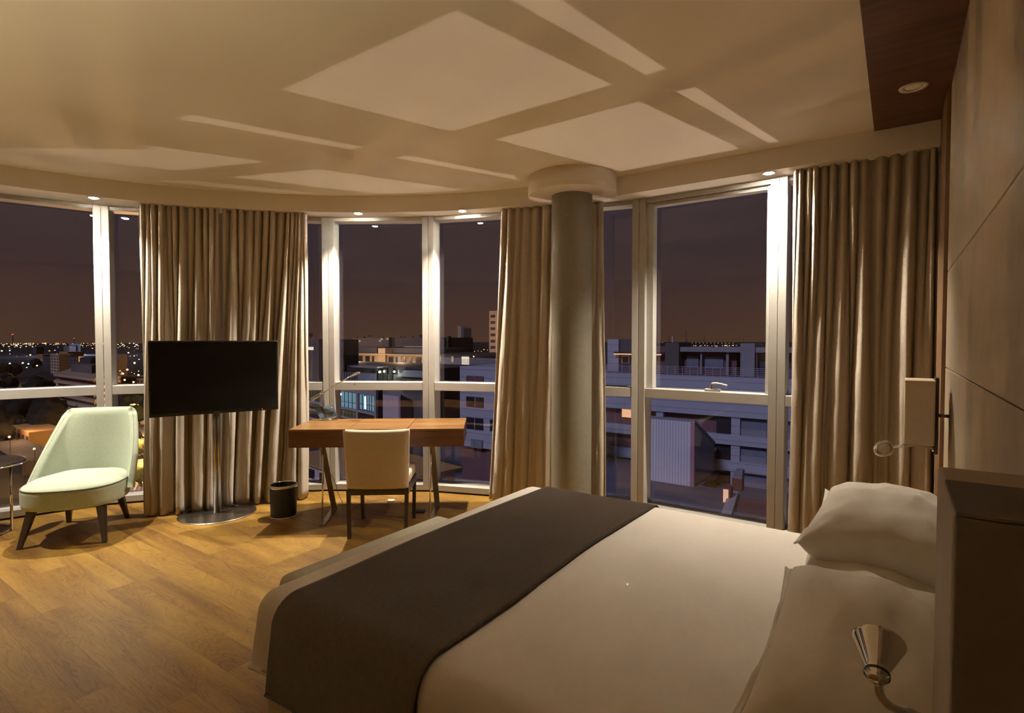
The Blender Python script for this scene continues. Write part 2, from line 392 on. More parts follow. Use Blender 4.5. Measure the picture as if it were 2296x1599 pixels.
# windows -------------------------------------------------------
ZT0, ZT1, ZTOP = .977, 1.055, 2.63
inside = V2(-2.5, 1.5)
for i in range(len(MP)-1):
    p, q = MP[i], MP[i+1]; d = (q-p).normalized(); n = V2(-d.y, d.x)
    if n.dot(inside-p) > 0: n = -n            # n points outwards
    mb = MB(); hw = .056
    mb.obb(p+d*.001, p+d*hw, 0, .16, .016, ZTOP-.001, n)
    mb.obb(q-d*hw, q-d*.001, 0, .16, .016, ZTOP-.001, n)
    a, b = p+d*hw, q-d*hw
    mb.obb(a, b, .004, .16, ZT0, ZT1, n)
    mb.obb(a, b, 0, .17, .016, .072, n)
    mb.obb(a, b, .02, .16, 2.592, ZTOP-.001, n)
    w = struct(mb.build('window_%d' % (i+1), M_['frame'], bevel=.0025, segs=1))
    for z0, z1 in ((ZT1, 2.592), (.072, ZT0)):
        MB().obb(a-d*.004, b+d*.004, .128, .138, z0-.004, z1+.004, n).build('glass_pane', M_['glass'], w)
    MB().obb(p, q, .012, .15, .001, .0158, n).build('shadow_gap', M_['gap'], w)
    if i == 8:    # the opening sash with its handle
        mb = MB(); z0, z1 = ZT1+.001, 2.591
        mb.obb(a, a+d*.055, .045, .125, z0, z1, n); mb.obb(b-d*.03, b, .045, .125, z0, z1, n)
        mb.obb(a+d*.055, b-d*.03, .05, .125, z1-.03, z1, n)
        mb.build('sash', M_['frame'], w, bevel=.003, segs=1)
        h0 = at_y(1578, 878, WY)
        h = MB().box(h0.x, h0.x+.115, WY+.012, WY+.05, ZT1+.0005, ZT1+.022).build('handle_base', M_['frame'], w, bevel=.006, segs=3)
        hx = h0.x+.05
        MB().tube(catmull([Vector((hx, WY+.03, ZT1+.02)), Vector((hx, WY+.028, ZT1+.045)), Vector((hx+.012, WY+.02, ZT1+.062)), Vector((hx+.06, WY+.016, ZT1+.064)), Vector((hx+.12, WY+.014, ZT1+.052))], 6), [.011]*6+[.010]*12+[.008]*7, 12).build('handle', M_['frame'], h, smooth=True)

# ================================================================ CURTAINS
def curtain(label, top, bot, folds, seed, At=.028, Ab=.05, z1=2.628, z0=.012, flare=None, group='floor length linen curtains'):
    T = catmull([V2(*p) for p in top], 12); B = catmull([V2(*p) for p in bot], 12)
    def pt(P, t):
        x = t*(len(P)-1); k = min(int(x), len(P)-2); return P[k].lerp(P[k+1], x-k), (P[min(k+2, len(P)-1)]-P[max(k-1, 0)]).normalized()
    rnd = random.Random(seed); nu = int(folds*16); nv = 40
    ph = [rnd.uniform(-1, 1) for _ in range(64)]; am = [rnd.uniform(.4, 1.35) for _ in range(64)]
    nb = max(2, int(folds*.46))
    def fn(u, v):
        a, ta = pt(T, u); b, tb = pt(B, u); hv = v   # v=0 top, 1 bottom
        k = .25+.75*hv**1.3 if False else hv**1.15
        c = a.lerp(b, k); t = ta.lerp(tb, k).normalized(); n = V2(-t.y, t.x)
        wob = .35*noise.noise(Vector((u*9+seed, hv*1.6, seed*3.1)))
        pt_ = 2*PI*(u*folds+.25*noise.noise(Vector((u*12, seed*2.0, 0)))+wob*.6)
        pb_ = 2*PI*(u*nb+.45*noise.noise(Vector((u*7, seed*5.0, 2)))+wob*.5)
        ki = int(u*folds*.999); ka = am[ki]
        ot = At*ka*(math.sin(pt_)+.3*math.sin(2*pt_+1)); kb = am[20+int(u*nb*.999)]
        ob = Ab*(math.sin(pb_)+.35*math.sin(2*pb_+.7))+.45*At*math.sin(pt_+1.1)
        w = min(1, max(0, hv*1.25)); w = w*w*(3-2*w)
        sq = lambda q, a: a*math.copysign(min(1, abs(q)/a)**.75, q)
        off = sq(ot, At*1.3)*(1-w)+sq(ob, Ab*1.35)*w
        lat = (1-w)*.010*math.cos(pt_*1.0)+w*.022*math.cos(pb_)
        cr_ = .006*noise.noise(Vector((u*30, hv*14, seed)))*(.3+w)
        c = c+n*(off+cr_)+t*lat
        return (c.x, c.y, z1+(z0-z1)*hv)
    o = MB().grid(fn, nu, nv).build('curtain', M_['curtain'], smooth=True, solid=.004)
    return tag(o, label, 'curtain', group)
curtain('linen curtain bunch right behind the armchair side of the television', [(-5.36, 2.04), (-5.19, 2.28), (-4.99, 2.53)], [(-5.12, 1.965), (-4.94, 2.13), (-4.80, 2.36)], 12, 3, .036, .066)
curtain('linen curtain bunch behind the television and waste bin', [(-4.97, 2.555), (-4.78, 2.78), (-4.60, 3.00), (-4.50, 3.08)], [(-4.79, 2.41), (-4.72, 2.60), (-4.60, 2.80), (-4.46, 3.03)], 14, 9, .036, .066)
curtain('linen curtain hanging just left of the round column', [(-2.93, 3.99), (-2.72, 4.06), (-2.44, 4.135)], [(-3.03, 3.90), (-2.78, 4.01), (-2.46, 4.115)], 7, 5, .028, .036)
curtain('narrow linen curtain edge showing right of the round column', [(-2.30, 4.235), (-2.2, 4.24), (-2.06, 4.25)], [(-2.28, 4.235), (-2.18, 4.235), (-2.02, 4.22)], 4, 6, .012, .014)
curtain('wide linen curtain behind the pillows beside the right wall', [(-.615, 4.285), (-.3, 4.285), (.172, 4.285)], [(-.61, 4.085), (-.3, 4.12), (.168, 4.15)], 14, 12, .042, .060)

# ================================================================ BED
BX0, BX1, BY0, BY1, BZ = -1.905, .198, 1.055, 2.90, .55
bed = thing('bed', 'large double bed with white sheets, its head against the leather wall', 'bed', (0, 0, 0))
MB().box(BX0+.05, BX1, BY0+.03, BY1-.03, .03, .27).build('base', M_['bedbase'], bed, bevel=.02, segs=3, smooth=True)
for x in (BX0+.22, BX1-.12):
    for y in (BY0+.15, BY1-.15): MB().lathe([(.025, 0), (.03, .032)], (x, y, 0), 16).build('leg', M_['darkwood'], bed)
MB().box(BX0+.05, BX1-.01, BY0+.04, BY1-.04, .272, .53).build('mattress', M_['sheet'], bed, bevel=.07, segs=5, smooth=True)
def drape(a, b, r, lift, hem, x0=BX0, x1=BX1+.2, y0=BY0, y1=BY1, wr=1.0):
    cx = min(max(a, x0+r), x1); cy = min(max(b, y0+r), y1-r)
    ox, oy = a-cx, b-cy; d = math.hypot(ox, oy)
    wob = .010*wr*noise.noise(Vector((a*1.6+3, b*1.6, 1.0)))
    # long soft creases running from foot to head
    s = math.sin((b*7.5+a*2.3)+2.2*noise.noise(Vector((a*1.1, b*1.3, 4))))
    wob += .0075*wr*max(0, s)**3*max(0, min(1, (a+1.3)))
    wob += .004*wr*noise.noise(Vector((a*5, b*5, 7)))
    if d < 1e-6: return Vector((a, b, BZ+lift+wob))
    nx, ny = ox/d, oy/d; rr = r+lift
    if d <= r*PI/2:
        t = d/r; return Vector((cx+nx*rr*math.sin(t), cy+ny*rr*math.sin(t), BZ-r+rr*math.cos(t)+wob*math.cos(t)))
    down = d-r*PI/2
    flu = 1+.0*down
    fx = .014*wr*down/.3*math.sin(a*9+1.3*noise.noise(Vector((a*3, b*3, 9)))) if abs(ny) > .5 else .012*wr*down/.3*math.sin(b*8)
    z = max(BZ-r-down, hem)
    fl_ = .10*down      # the cloth hangs slightly outwards
    return Vector((cx+nx*(rr+fx+fl_), cy+ny*(rr+fx+fl_), z+wob*0))
r_ = .085; ext = .30
def sheet(u, v):
    a = BX0-ext+(BX1-BX0+ext-.005)*u; b = BY0-ext+(BY1-BY0+2*ext)*v
    return drape(a, b, r_, .0, .30)
MB().grid(sheet, 130, 120).build('sheet', M_['sheet'], bed, smooth=True, solid=.006)
def runner(u, v):
    a = -1.745+.685*u+.012*math.sin(v*9); b = BY0-.34+(BY1-BY0+.68)*v
    P = drape(a, b, r_, .014, .245, wr=.7)
    return P
run = MB().grid(runner, 44, 150).build('bed_runner', M_['runner'], smooth=True, solid=.008)
tag(run, 'dark brown throw laid across the foot of the white bed', 'bed throw')

bench = thing('bed_bench', 'low grey-beige upholstered bench at the foot of the bed', 'bench', (-2.10, 1.87, 0))
MB().box(-.12, .12, -.52, .52, .10, .425).build('cushion', M_['bench'], bench, bevel=.045, segs=5, smooth=True)
for sx_ in (-1, 1):
    for sy_ in (-1, 1): MB().lathe([(.018, 0), (.022, .104)], (sx_*.08, sy_*.44, 0), 14).build('leg', M_['darkwood'], bench)

def pillow(label, c, size, rot, seed, flange=1):
    a, b, h = size
    t = thing('pillow', label, 'pillow', c, 0, None); t.rotation_euler = rot
    def surf(sg):
        def fn(u, v):
            x = 2*u-1; y = 2*v-1
            ex = (1-abs(x)**(2.6 if x > 0 else 6)); ey = (1-abs(y)**2.6)
            th = h*(max(ex, 0)**.42)*(max(ey, 0)**.42)*(1 if x > 0 else 1-.35*x*x)
            px = a*x*(1-.09*(1-y*y)*0-.05*(1-abs(y)**2)*abs(x)**3) ; py = b*y*(1-.07*(1-x*x)*abs(y)**3)
            w = noise.noise(Vector((x*2.1+seed, y*2.1, seed*1.7)))*.012+noise.noise(Vector((x*5+seed, y*4, 3)))*.005+.007*math.exp(-(noise.noise(Vector((x*1.6+y*1.1+seed, y*.7-x*.5, 8)))*9)**2)
            # radial puckers at the corners
            rr = math.hypot(abs(x)-1, abs(y)-1); w += .006*math.sin(14*math.atan2(1.02-abs(y), 1.02-abs(x)))*math.exp(-(rr/.35)**2)*2
            edge = min(1, 3*min(1-abs(x), 1-abs(y)))
            return (px, py, sg*(th+w*edge)+.012*noise.noise(Vector((x*1.5, y*1.5, seed)))*(1-.0*edge))
        return fn
    m = MB(); m.grid(surf(1), 44, 44); m.grid(surf(-1), 44, 44)
    body = m.build('pillowcase', M_['sheet'], t, smooth=True, weld=.0008)
    if flange:
        def fn(u, v):
            y = (2*v-1)*.97; x = -1-.07*u*(1-.55*math.sin(v*PI))
            return (a*x*(1-.05*(1-y*y)), b*y, .010*math.sin(v*15+seed)*u+.012*noise.noise(Vector((-1.5, y*1.5, seed))))
        MB().grid(fn, 5, 36).build('flange', M_['sheet'], t, smooth=True, solid=.004)
    return t
pillow('lower white pillow on the window side, mostly under the plump one', (-.035, 2.20, .630), (.238, .36, .075), (0, R(2), R(2)), 2, 0)
pillow('plump upper white pillow on top beside the window curtain', (-.026, 2.44, .752), (.23, .33, .125), (R(4), R(2), R(-3)), 5, 1)
pillow('lower white pillow nearest the camera, in shadow', (-.03, 1.30, .610), (.23, .37, .055), (0, R(2), R(-2)), 8, 0)
pillow('upper white pillow near the camera behind the chrome reading lamp', (-.03, 1.55, .678), (.234, .395, .115), (R(4), R(3), R(1)), 11)

# ================================================================ WALL LAMPS, CABINET
sc = thing('wall_sconce', 'wall sconce with square fabric shade and bendable chrome reading arm', 'wall lamp', (.16, 3.30, .9))
MB().box(-.012, .003, -.055, .055, .016, .376).build('back_plate', M_['cabdark'], sc, bevel=.002, segs=1)
MB().tube([(.003, .03, .19), (.0465, .03, .19)], .008, 12).build('wall_mount', M_['steel'], sc, smooth=True)
MB().box(-.128, -.0125, -.11, .11, .06, .36).build('lamp_shade', M_['shade'], sc, bevel=.006, segs=2)
MB().box(-.129, -.0125, -.112, .112, .352, .364).build('shade_rim', M_['shade'], sc, bevel=.002, segs=1)
def goose(P, r=.0055):
    pts = catmull([Vector(p) for p in P], 20); rr = [r*(1+.14*(k % 2)) for k in range(len(pts))]; return MB().tube(pts, rr, 12)
hd = Vector((-.208, -.10, .033))
goose([(-.012, -.03, .03), (-.02, -.05, .045), (-.07, -.08, .058), (-.12, -.10, .052), (-.150, -.10, .045), (-.168, -.10, .040)], .0072).build('gooseneck', M_['chrome'], sc, smooth=True)
ax = Vector((.30, -.80, -.30)).normalized()
MB().lathe([(.010, -.03), (.02, -.02), (.044, .004), (.046, .010), (.040, .011), (0, .009)], hd, 32, ax).build('lamp_head', M_['chrome'], sc, smooth=True)
m = MB(); zq = Vector((0, 0, 1)).rotation_difference(ax)
for k in range(22):
    a = 2*PI*k/22; m.lathe([(0, .0108), (.0016, .0112), (.0016, .0135), (0, .0136)], hd+zq @ Vector((.030*math.cos(a), .030*math.sin(a), 0)), 6, ax)
m.build('vent_dots', M_['black'], sc)

rl = thing('reading_lamp', 'chrome cone reading lamp on a ribbed gooseneck beside the near pillows', 'reading lamp', (.182, .985, .80))
MB().box(-.0, .0245, -.04, .04, -.06, .10).build('wall_plate', M_['chrome'], rl, bevel=.004, segs=2)
top = at_d(1962, 1440, .80); bas = at_d(1966, 1522, .80); pth = [at_d(1968, 1532, .80), at_d(1974, 1560, .80), at_d(1995, 1583, .795), at_d(2030, 1597, .79), at_d(2068, 1612, .79)]
o0 = Vector(rl.location); loc = lambda p: p-o0
goose([loc(p) for p in pth]+[Vector((-.03, .0, .05)), Vector((-.0, .0, .03))], .0060).build('gooseneck', M_['chrome'], rl, smooth=True)
ax = (Vector((-.022, -.01, .060))).normalized()
ax = (at_d(1970, 1452, .842)-bas).normalized()
hb = loc(bas)
MB().lathe([(.011, -.004), (.0125, .0), (.0125, .003), (.0165, .005), (.0165, .010), (.013, .012), (.016, .018), (.0345, .064), (.036, .067), (.033, .066), (.012, .022), (0, .02)], hb, 48, ax).build('lamp_head', M_['chrome'], rl, smooth=True)
MB().lathe([(.0172, .0052), (.0172, .0098)], hb, 32, ax).build('collar_ring', M_['black'], rl)

cb = thing('leather_cabinet', 'tall cabinet with taupe leather side and dark front at the right edge', 'cabinet', (0, 0, 0))
MB().box(.045, WX-.001, .655, .895, .0, 1.288).build('body', M_['leather'], cb, bevel=.004, segs=2)
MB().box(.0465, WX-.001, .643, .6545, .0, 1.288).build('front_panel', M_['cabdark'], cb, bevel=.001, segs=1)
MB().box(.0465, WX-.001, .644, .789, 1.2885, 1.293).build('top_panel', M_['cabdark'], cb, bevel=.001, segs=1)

# ================================================================ DESK AREA
DR = R(37.6)
dk = thing('writing_desk', 'long walnut writing desk with thin steel legs before the window', 'desk', (-3.555, 3.165, 0), DR)
m = MB(); hw, hd_ = .69, .295
mbx = [(-hw, -.235), (-.231, .236), (.240, hw)]
for a, b in mbx: MB().box(a+.0, b-.0, -hd_+.0, hd_, .7345, .75).build('top_board', M_['deskwood'], dk, bevel=.0015, segs=1)
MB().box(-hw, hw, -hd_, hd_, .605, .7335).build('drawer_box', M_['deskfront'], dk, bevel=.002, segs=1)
m = MB(); m.box(-.235, -.231, -hd_+.005, hd_-.005, .733, .742); m.box(.236, .240, -hd_+.005, hd_-.005, .733, .742); m.build('top_groove', M_['gap'], dk)
def strap(p, q, w, t, axis='x'):   # flat bar from p to q in the yz plane, w wide along x
    p = Vector(p); q = Vector(q); d = (q-p).normalized(); nn = d.cross(Vector((1, 0, 0))).normalized()*t/2; x = Vector((w/2, 0, 0))
    return [p-x-nn, p+x-nn, p+x+nn, p-x+nn], [q-x-nn, q+x-nn, q+x+nn, q-x+nn]
for sx_ in (-1, 1):
    x = sx_*.435
    MB().hull8(*strap((x, -.262, .606), (x+.008*sx_, .085, .004), .046, .006)).build('leg', M_['steel'], dk)
    MB().tube([(x-.005*sx_, -.262, .6045), (x-.015*sx_, -.338, .006)], .0062, 12).build('leg', M_['chrome'], dk, smooth=True)
    MB().hull8([(x-.015*sx_-.022, -.345, 0), (x-.015*sx_+.022, -.345, 0), (x+.008*sx_+.023, .090, 0), (x+.008*sx_-.023, .090, 0)], [(x-.015*sx_-.022, -.345, .007), (x-.015*sx_+.022, -.345, .007), (x+.008*sx_+.023, .090, .007), (x+.008*sx_-.023, .090, .007)]).build('foot_bar', M_['steel'], dk)
# desk chair, its back towards the bed
ch = thing('desk_chair', 'tan fabric dining-style chair with dark legs pushed under the desk', 'chair', (-3.255, 2.895, 0), DR)
def backf(sg):
    def fn(u, v):
        x = 2*u-1; h = v; y = -.225-.045*h; th = .030
        e_ = (1-abs(x)**8)**.5*(1-abs(2*v-1)**10)**.5
        X = x*(.226+.016*h); bow = .018*(1-x*x)
        return (X, y-bow*0+sg*th*e_+bow*(-.6), .355+.455*h-.006*(1-x*x)*(h > .9))
    return fn
m = MB(); m.grid(backf(1), 26, 26); m.grid(backf(-1), 26, 26)
bk = m.build('backrest', M_['chairfab'], ch, smooth=True, weld=.0008)
MB().box(-.222, .222, -.19, .22, .372, .46).build('seat', M_['chairfab'], ch, bevel=.022, segs=4, smooth=True)
m = MB(); m.box(-.226, .226, -.245, -.215, .318, .356); m.box(-.226, .226, .18, .205, .318, .370); m.box(-.226, -.20, -.215, .18, .318, .370); m.box(.20, .226, -.215, .18, .318, .370)
m.build('seat_rail', M_['darkwood'], ch)
for sx_ in (-1, 1):
    for (y0, y1) in ((-.232, -.245), (.19, .20)):
        x = sx_*.212; b = sx_*.205; w0, w1 = .021, .0125
        MB().hull8([(b-w1, y1-w1, 0), (b+w1, y1-w1, 0), (b+w1, y1+w1, 0), (b-w1, y1+w1, 0)], [(x-w0*.65, y0-w0*.6, .3175), (x+w0*.65, y0-w0*.6, .3175), (x+w0*.65, y0+w0*.6, .3175), (x-w0*.65, y0+w0*.6, .3175)]).build('leg', M_['darkwood'], ch)
# desk lamp
lz = at_z(737, 941, .75); LD = (Vector((-math.sin(YAW), math.cos(YAW), 0))).dot(lz)
lp = thing('desk_lamp', 'chrome swing-arm desk lamp on the left end of the desk', 'desk lamp', (lz.x, lz.y, .7502))
ll = lambda px, py: at_d(px, py, LD)-Vector(lp.location)
MB().lathe([(.076, 0), (.080, .004), (.078, .012), (.05, .016), (.012, .020), (0, .020)], n=48).build('base', M_['chrome'], lp, smooth=True)
pv = ll(724, 881)
pb = ll(726, 936)
for dx in (-.008, .012): MB().tube([(pb.x+dx, pb.y, .014), (pv.x+dx*.8, pv.y, pv.z)], .0045, 10).build('pole', M_['chrome'], lp, smooth=True)
MB().lathe([(0, -.014), (.013, -.011), (.013, .011), (0, .014)], pv, 20, (0, 0, 1)).build('pivot', M_['chrome'], lp, smooth=True)
MB().tube([ll(724, 881), ll(786, 844)], [.007, .0055], 10).build('arm', M_['chrome'], lp, smooth=True)
MB().tube([ll(722, 882), ll(716, 886), ll(698, 897)], [.008, .014, .015], 12).build('counterweight', M_['steel'], lp, smooth=True)
c = (ll(797, 839)); dr_ = (ll(810, 833)-ll(786, 844)).normalized()
def headf(u, v):
    a = 2*PI*u; s = math.sin(PI*min(1, max(0, v))); L_ = (v-.5)*.10
    up = Vector((0, 0, 1)); sd = dr_.cross(up).normalized(); w = .030*s**.6+.002
    return c+dr_*L_+sd*math.cos(a)*w+up.cross(sd).cross(sd)*0+Vector((0, 0, 1))*math.sin(a)*w*.42
MB().grid(headf, 24, 16, True).build('lamp_head', M_['chrome'], lp, smooth=True)
MB().tube([ll(795, 845), ll(795, 862)], .0012, 6).build('pull_cord', M_['black'], lp)
MB().lathe([(0, -.005), (.004, -.003), (.004, .003), (0, .005)], ll(795, 863), 10).build('pull_knob', M_['black'], lp)
# blue brochure leaning on the lamp
bc = at_z(731, 944, .762); BD = LD-.055
P = [at_d(718, 944, BD), at_d(757, 938, BD+.012), at_d(747, 913, BD+.055), at_d(705, 919, BD+.045)]
br = thing('brochure', 'slate-blue folded brochure propped against the desk lamp pole', 'brochure', tuple(P[0]))
lo = lambda p: p-P[0]
nn = (P[1]-P[0]).cross(P[3]-P[0]).normalized()*.0035
zmin = min(p.z for p in P)
sh = Vector((0, 0, .766-zmin)) if zmin < .766 else Vector((0, 0, 0))
br.location = P[0]+sh
MB().hull8([lo(p)-nn for p in P], [lo(p)+nn for p in P]).build('cover', M_['blue'], br)
e1 = lo(P[1]); e2 = lo(P[3]); fr = -nn if nn.dot(Vector((-math.sin(YAW), math.cos(YAW), 0))) > 0 else nn
def patch(name, u0, u1, v0, v1, m_, k=1.25):
    f = lambda u, v, s: e1*u+(e2*(1-u)+(lo(P[2])-e1)*u)*v+fr*s
    MB().hull8([f(u0, v0, 1.02), f(u1, v0, 1.02), f(u1, v1, 1.02), f(u0, v1, 1.02)], [f(u0, v0, k), f(u1, v0, k), f(u1, v1, k), f(u0, v1, k)]).build(name, m_, br)
patch('elastic_band', .30, .40, .0, 1.0, M_['cabdark'])
patch('title_line', .47, .93, .47, .50, M_['gold'])
patch('emblem', .84, .92, .72, .84, M_['gold'])
patch('small_text_line', .72, .86, .20, .23, M_['blue'], 1.15)

# waste bin
wb_ = thing('waste_bin', 'black round waste bin with chrome rims beside the curtain', 'bin', (-4.14, 2.60, 0))
MB().lathe([(.0, .012), (.100, .012), (.106, .255), (.100, .255), (.094, .02), (0, .02)], n=48).build('body', M_['black'], wb_, smooth=True).data.set_sharp_from_angle(angle=R(40))
MB().lathe([(.1075, .245), (.110, .247), (.110, .262), (.104, .268), (.100, .262), (.1005, .2555)], n=48).build('top_rim', M_['chrome'], wb_, smooth=True)
MB().lathe([(.098, 0), (.106, 0), (.106, .011), (.098, .0115)], n=48).build('bottom_rim', M_['chrome'], wb_, smooth=True)
# cable and adapter
def wire(name, P, lab, r=.0022):
    o = MB().tube(catmull([Vector(p) for p in P], 10), r, 6).build(name, M_['cable'], smooth=True); tag(o, lab, 'cable'); return o
f = lambda x, y: at_z(x, y, .0035)
wire('power_cable', [at_d(742, 1063, 4.52), at_d(752, 1083, 4.55), at_d(758, 1105, 4.6), f(768, 1126), f(778, 1138), f(788, 1146), f(800, 1135), f(812, 1128), f(840, 1122), f(866, 1120)], 'thin grey power cable trailing down and across the floor under the desk')
ad = thing('cable_tag', 'small white plug adapter on the floor under the desk', 'plug', tuple(at_z(877, 1125, .0)), DR)
MB().box(-.03, .03, -.03, .03, 0, .016).build('adapter_body', M_['white'], ad, bevel=.003)
wire('coiled_cable', [f(884, 1126), f(895, 1124), f(902, 1129), f(908, 1122), f(904, 1120), f(899, 1126), f(909, 1130)], 'short coiled grey cable end beside the white adapter', .002)
fb = MB().box(-.055, .055, -.03, .03, 0, .014).build('floor_socket', M_['black'], bevel=.004); fb.location = at_z(938, 1149, 0); fb.rotation_euler.z = DR
tag(fb, 'flat black floor socket box behind the desk chair leg', 'socket')

# ================================================================ TELEVISION
TL, TR = Vector((-4.73, 1.845, 0)), Vector((-4.418, 2.737, 0)); TC = (TL+TR)/2; tv_rz = math.atan2(TR.y-TL.y, TR.x-TL.x)
tv = thing('television', 'black flat television on a steel floor stand', 'television', (TC.x, TC.y, 0), tv_rz)
hw = (TR-TL).length/2
MB().box(-hw, hw, .0, .035, .852, 1.452).build('housing', M_['tvbody'], tv, bevel=.006, segs=3)
MB().box(-hw+.014, hw-.014, -.0012, .0, .878, 1.438).build('screen', M_['tvscreen'], tv)
MB().box(hw*.72-.003, hw*.72+.003, -.002, .0, .862, .867).build('standby_light', M_['red_led'], tv)
MB().box(-.22, .22, .035, .075, .96, 1.32).build('rear_case', M_['tvbody'], tv, bevel=.01)
cu = D.curves.new('logo', 'FONT'); cu.body = 'SAMSUNG'; cu.size = .011; cu.align_x = 'CENTER'; cu.extrude = .0003
to = D.objects.new('tmp', cu); COL.objects.link(to); bpy.context.view_layer.update()
lm = D.meshes.new_from_object(to.evaluated_get(bpy.context.evaluated_depsgraph_get())); D.objects.remove(to)
lm.materials.clear(); lm.materials.append(M_['steel']); lo_ = D.objects.new('logo', lm); COL.objects.link(lo_); lo_.parent = tv
lo_.rotation_euler = (PI/2, 0, 0); lo_.location = (0, -.0006, .8625)
MB().lathe([(.0, .0), (.295, .0), (.295, .005), (.290, .008), (0, .008)], (0, .085, 0), 72).build('base_plate', M_['steel'], tv, smooth=True).data.set_sharp_from_angle(angle=R(25))
for dx in (-.016, .016): MB().tube([(dx, .09, .008), (dx, .09, 1.2)], .0155, 16).build('pole', M_['steel'], tv, smooth=True)
for a in range(4): MB().lathe([(.006, .008), (.005, .0105), (0, .011)], (.20*math.cos(a*PI/2+.5), .085+.20*math.sin(a*PI/2+.5), 0), 10).build('screw', M_['chrome'], tv)

# ================================================================ ARMCHAIR
ac = thing('armchair', 'mint green low armchair with dark tapered legs by the window', 'armchair', (-5.04, 1.50, 0), math.atan2(.78, .62)); ac.scale = (.90, .90, 1.0)
def outline(a, k=1.0):   # rounded seat outline, -y is the front
    x = math.cos(a); y = math.sin(a); e = 2/3.0
    X = math.copysign(abs(x)**e, x); Y = math.copysign(abs(y)**e, y)
    w = .345 if Y < 0 else .345-.05*Y
    return X*w*k, Y*.355*k-.02-.035*(1-X*X)*(Y < 0)
def drum(u, v):
    a = 2*PI*u; prof = [(.90, .262), (.975, .268), (.995, .29), (1.0, .34), (1.0, .385), (.985, .402)]
    x = v*(len(prof)-1); i = min(int(x), len(prof)-2); t = x-i
    k = prof[i][0]*(1-t)+prof[i+1][0]*t; z = prof[i][1]*(1-t)+prof[i+1][1]*t
    X, Y = outline(a, k); return (X, Y, z)
m = MB(); m.grid(drum, 72, 20, True); m.add([outline(2*PI*i/72, .9)+(.262,) for i in range(72)], [tuple(range(71, -1, -1))])
m.build('seat_base', M_['mint'], ac, smooth=True, weld=.0005)
def cush(u, v):
    a = 2*PI*u; k = math.sin(v*PI/2); X, Y = outline(a, k*.985)
    z = .402+.045*(1-k**5)**.7+.006*noise.noise(Vector((X*5, Y*5, 1))) if k < .999 else .402
    return (X, Y, z)
MB().grid(cush, 72, 20, True).build('seat_cushion', M_['mint'], ac, smooth=True, weld=.0008)
MB().tube([outline(2*PI*i/60, .992)+(.403,) for i in range(61)], .0042, 8).build('piping', M_['piping'], ac, smooth=True)
# backrest: a curved shell; inner and outer faces meet at a soft rim
def bpt(s, h, o):    # s -1..1 across, h 0..1 up, o thickness side -1 inner +1 outer
    W_ = .362*(1-h)+.243*h+.02*math.sin(PI*h); wrap = .38*(1-h)**1.25+.035
    ys = .315+.13*h**1.1
    x = W_*math.sin(s*PI/2*.98)/math.sin(PI/2*.98)
    y = ys-wrap*(1-math.cos(s*PI/2*.98))
    z0_ = .275+.06*abs(s)**3; z = z0_+(.905-z0_)*h
    nx = math.sin(s*PI/2); ny = math.cos(s*PI/2)
    t = .034*o
    hr = 1-(max(0, h-.90)/.10)**2*.999; sr = 1-(max(0, abs(s)-.90)/.10)**2*.999
    t *= math.sqrt(max(hr, 0))*math.sqrt(max(sr, 0))
    cr_ = .018*max(0, (h-.9)/.1)*max(0, (abs(s)-.8)/.2)**2
    return (x+nx*t, y+ny*t, z-cr_*2.2)
m = MB()
m.grid(lambda u, v: bpt(2*u-1, v, -1), 60, 44); m.grid(lambda u, v: bpt(2*u-1, v, 1), 60, 44)
m.build('backrest', M_['mint'], ac, smooth=True, weld=.001)
for (x, y, tx, ty) in ((-.285, -.325, -.23, -.24), (.285, -.335, .23, -.24), (-.235, .335, -.19, .24), (.215, .335, .18, .24)):
    b = .0155; t_ = .030
    MB().hull8([(x-b, y-b, 0), (x+b, y-b, 0), (x+b, y+b, 0), (x-b, y+b, 0)], [(tx-t_, ty-t_, .263), (tx+t_, ty-t_, .263), (tx+t_, ty+t_, .263), (tx-t_, ty+t_, .263)]).build('leg', M_['darkwood'], ac, bevel=.004)

# side table at the left edge
st = thing('side_table', 'dark round side table with a chrome stem at the left edge', 'side table', (-5.63, 1.02, 0))
MB().lathe([(0, .520), (.28, .520), (.292, .526), (.292, .536), (.275, .542), (0, .542)], n=64).build('table_top', M_['tabletop'], st, smooth=True).data.set_sharp_from_angle(angle=R(30))
MB().lathe([(.288, .512), (.295, .514), (.295, .5265), (.288, .5265)], n=64).build('top_rim', M_['chrome'], st, smooth=True)
MB().tube([(.12, .18, .012), (.12, .18, .52)], .009, 14).build('stem', M_['chrome'], st, smooth=True)
MB().tube([(.20*math.cos(2*PI*i/48), .20*math.sin(2*PI*i/48), .011) for i in range(49)], .010, 10).build('base_ring', M_['chrome'], st, smooth=True)
MB().box(-.19, .19, -.010, .010, .004, .012).build('base_bar', M_['chrome'], st)
#EXTERIOR
# ================================================================ THE CITY OUTSIDE
GZ, PZ = -33.0, -14.2        # street level, level of the roof terrace across the yard
X_ = {}
X_['ground'] = mottled('city_ground', (.009, .006, .004), (.014, .010, .007), .02, .9)
X_['terrace'] = mottled('terrace_roofing', (.10, .105, .15), (.13, .13, .175), .15, .9)
X_['road'] = mottled('asphalt', (.20, .17, .12), (.25, .21, .15), .2, .8)
X_['mark'] = mat('road_paint', (.7, .68, .6), .6)
X_['board'] = boarded('blue_white_boards', (.40, .42, .50), (.24, .25, .31), 1.15)
X_['plainwall'] = mottled('grey_render', (.24, .24, .28), (.28, .28, .32), .3, .8)
X_['redwall'] = mottled('dark_red_render', (.15, .075, .085), (.19, .095, .10), .3, .8)
X_['bluewin'] = mottled('drawn_blinds', (.16, .18, .25), (.20, .22, .29), .8, .5)
X_['darkwin'] = mat('dark_panes', (.02, .02, .03), .3)
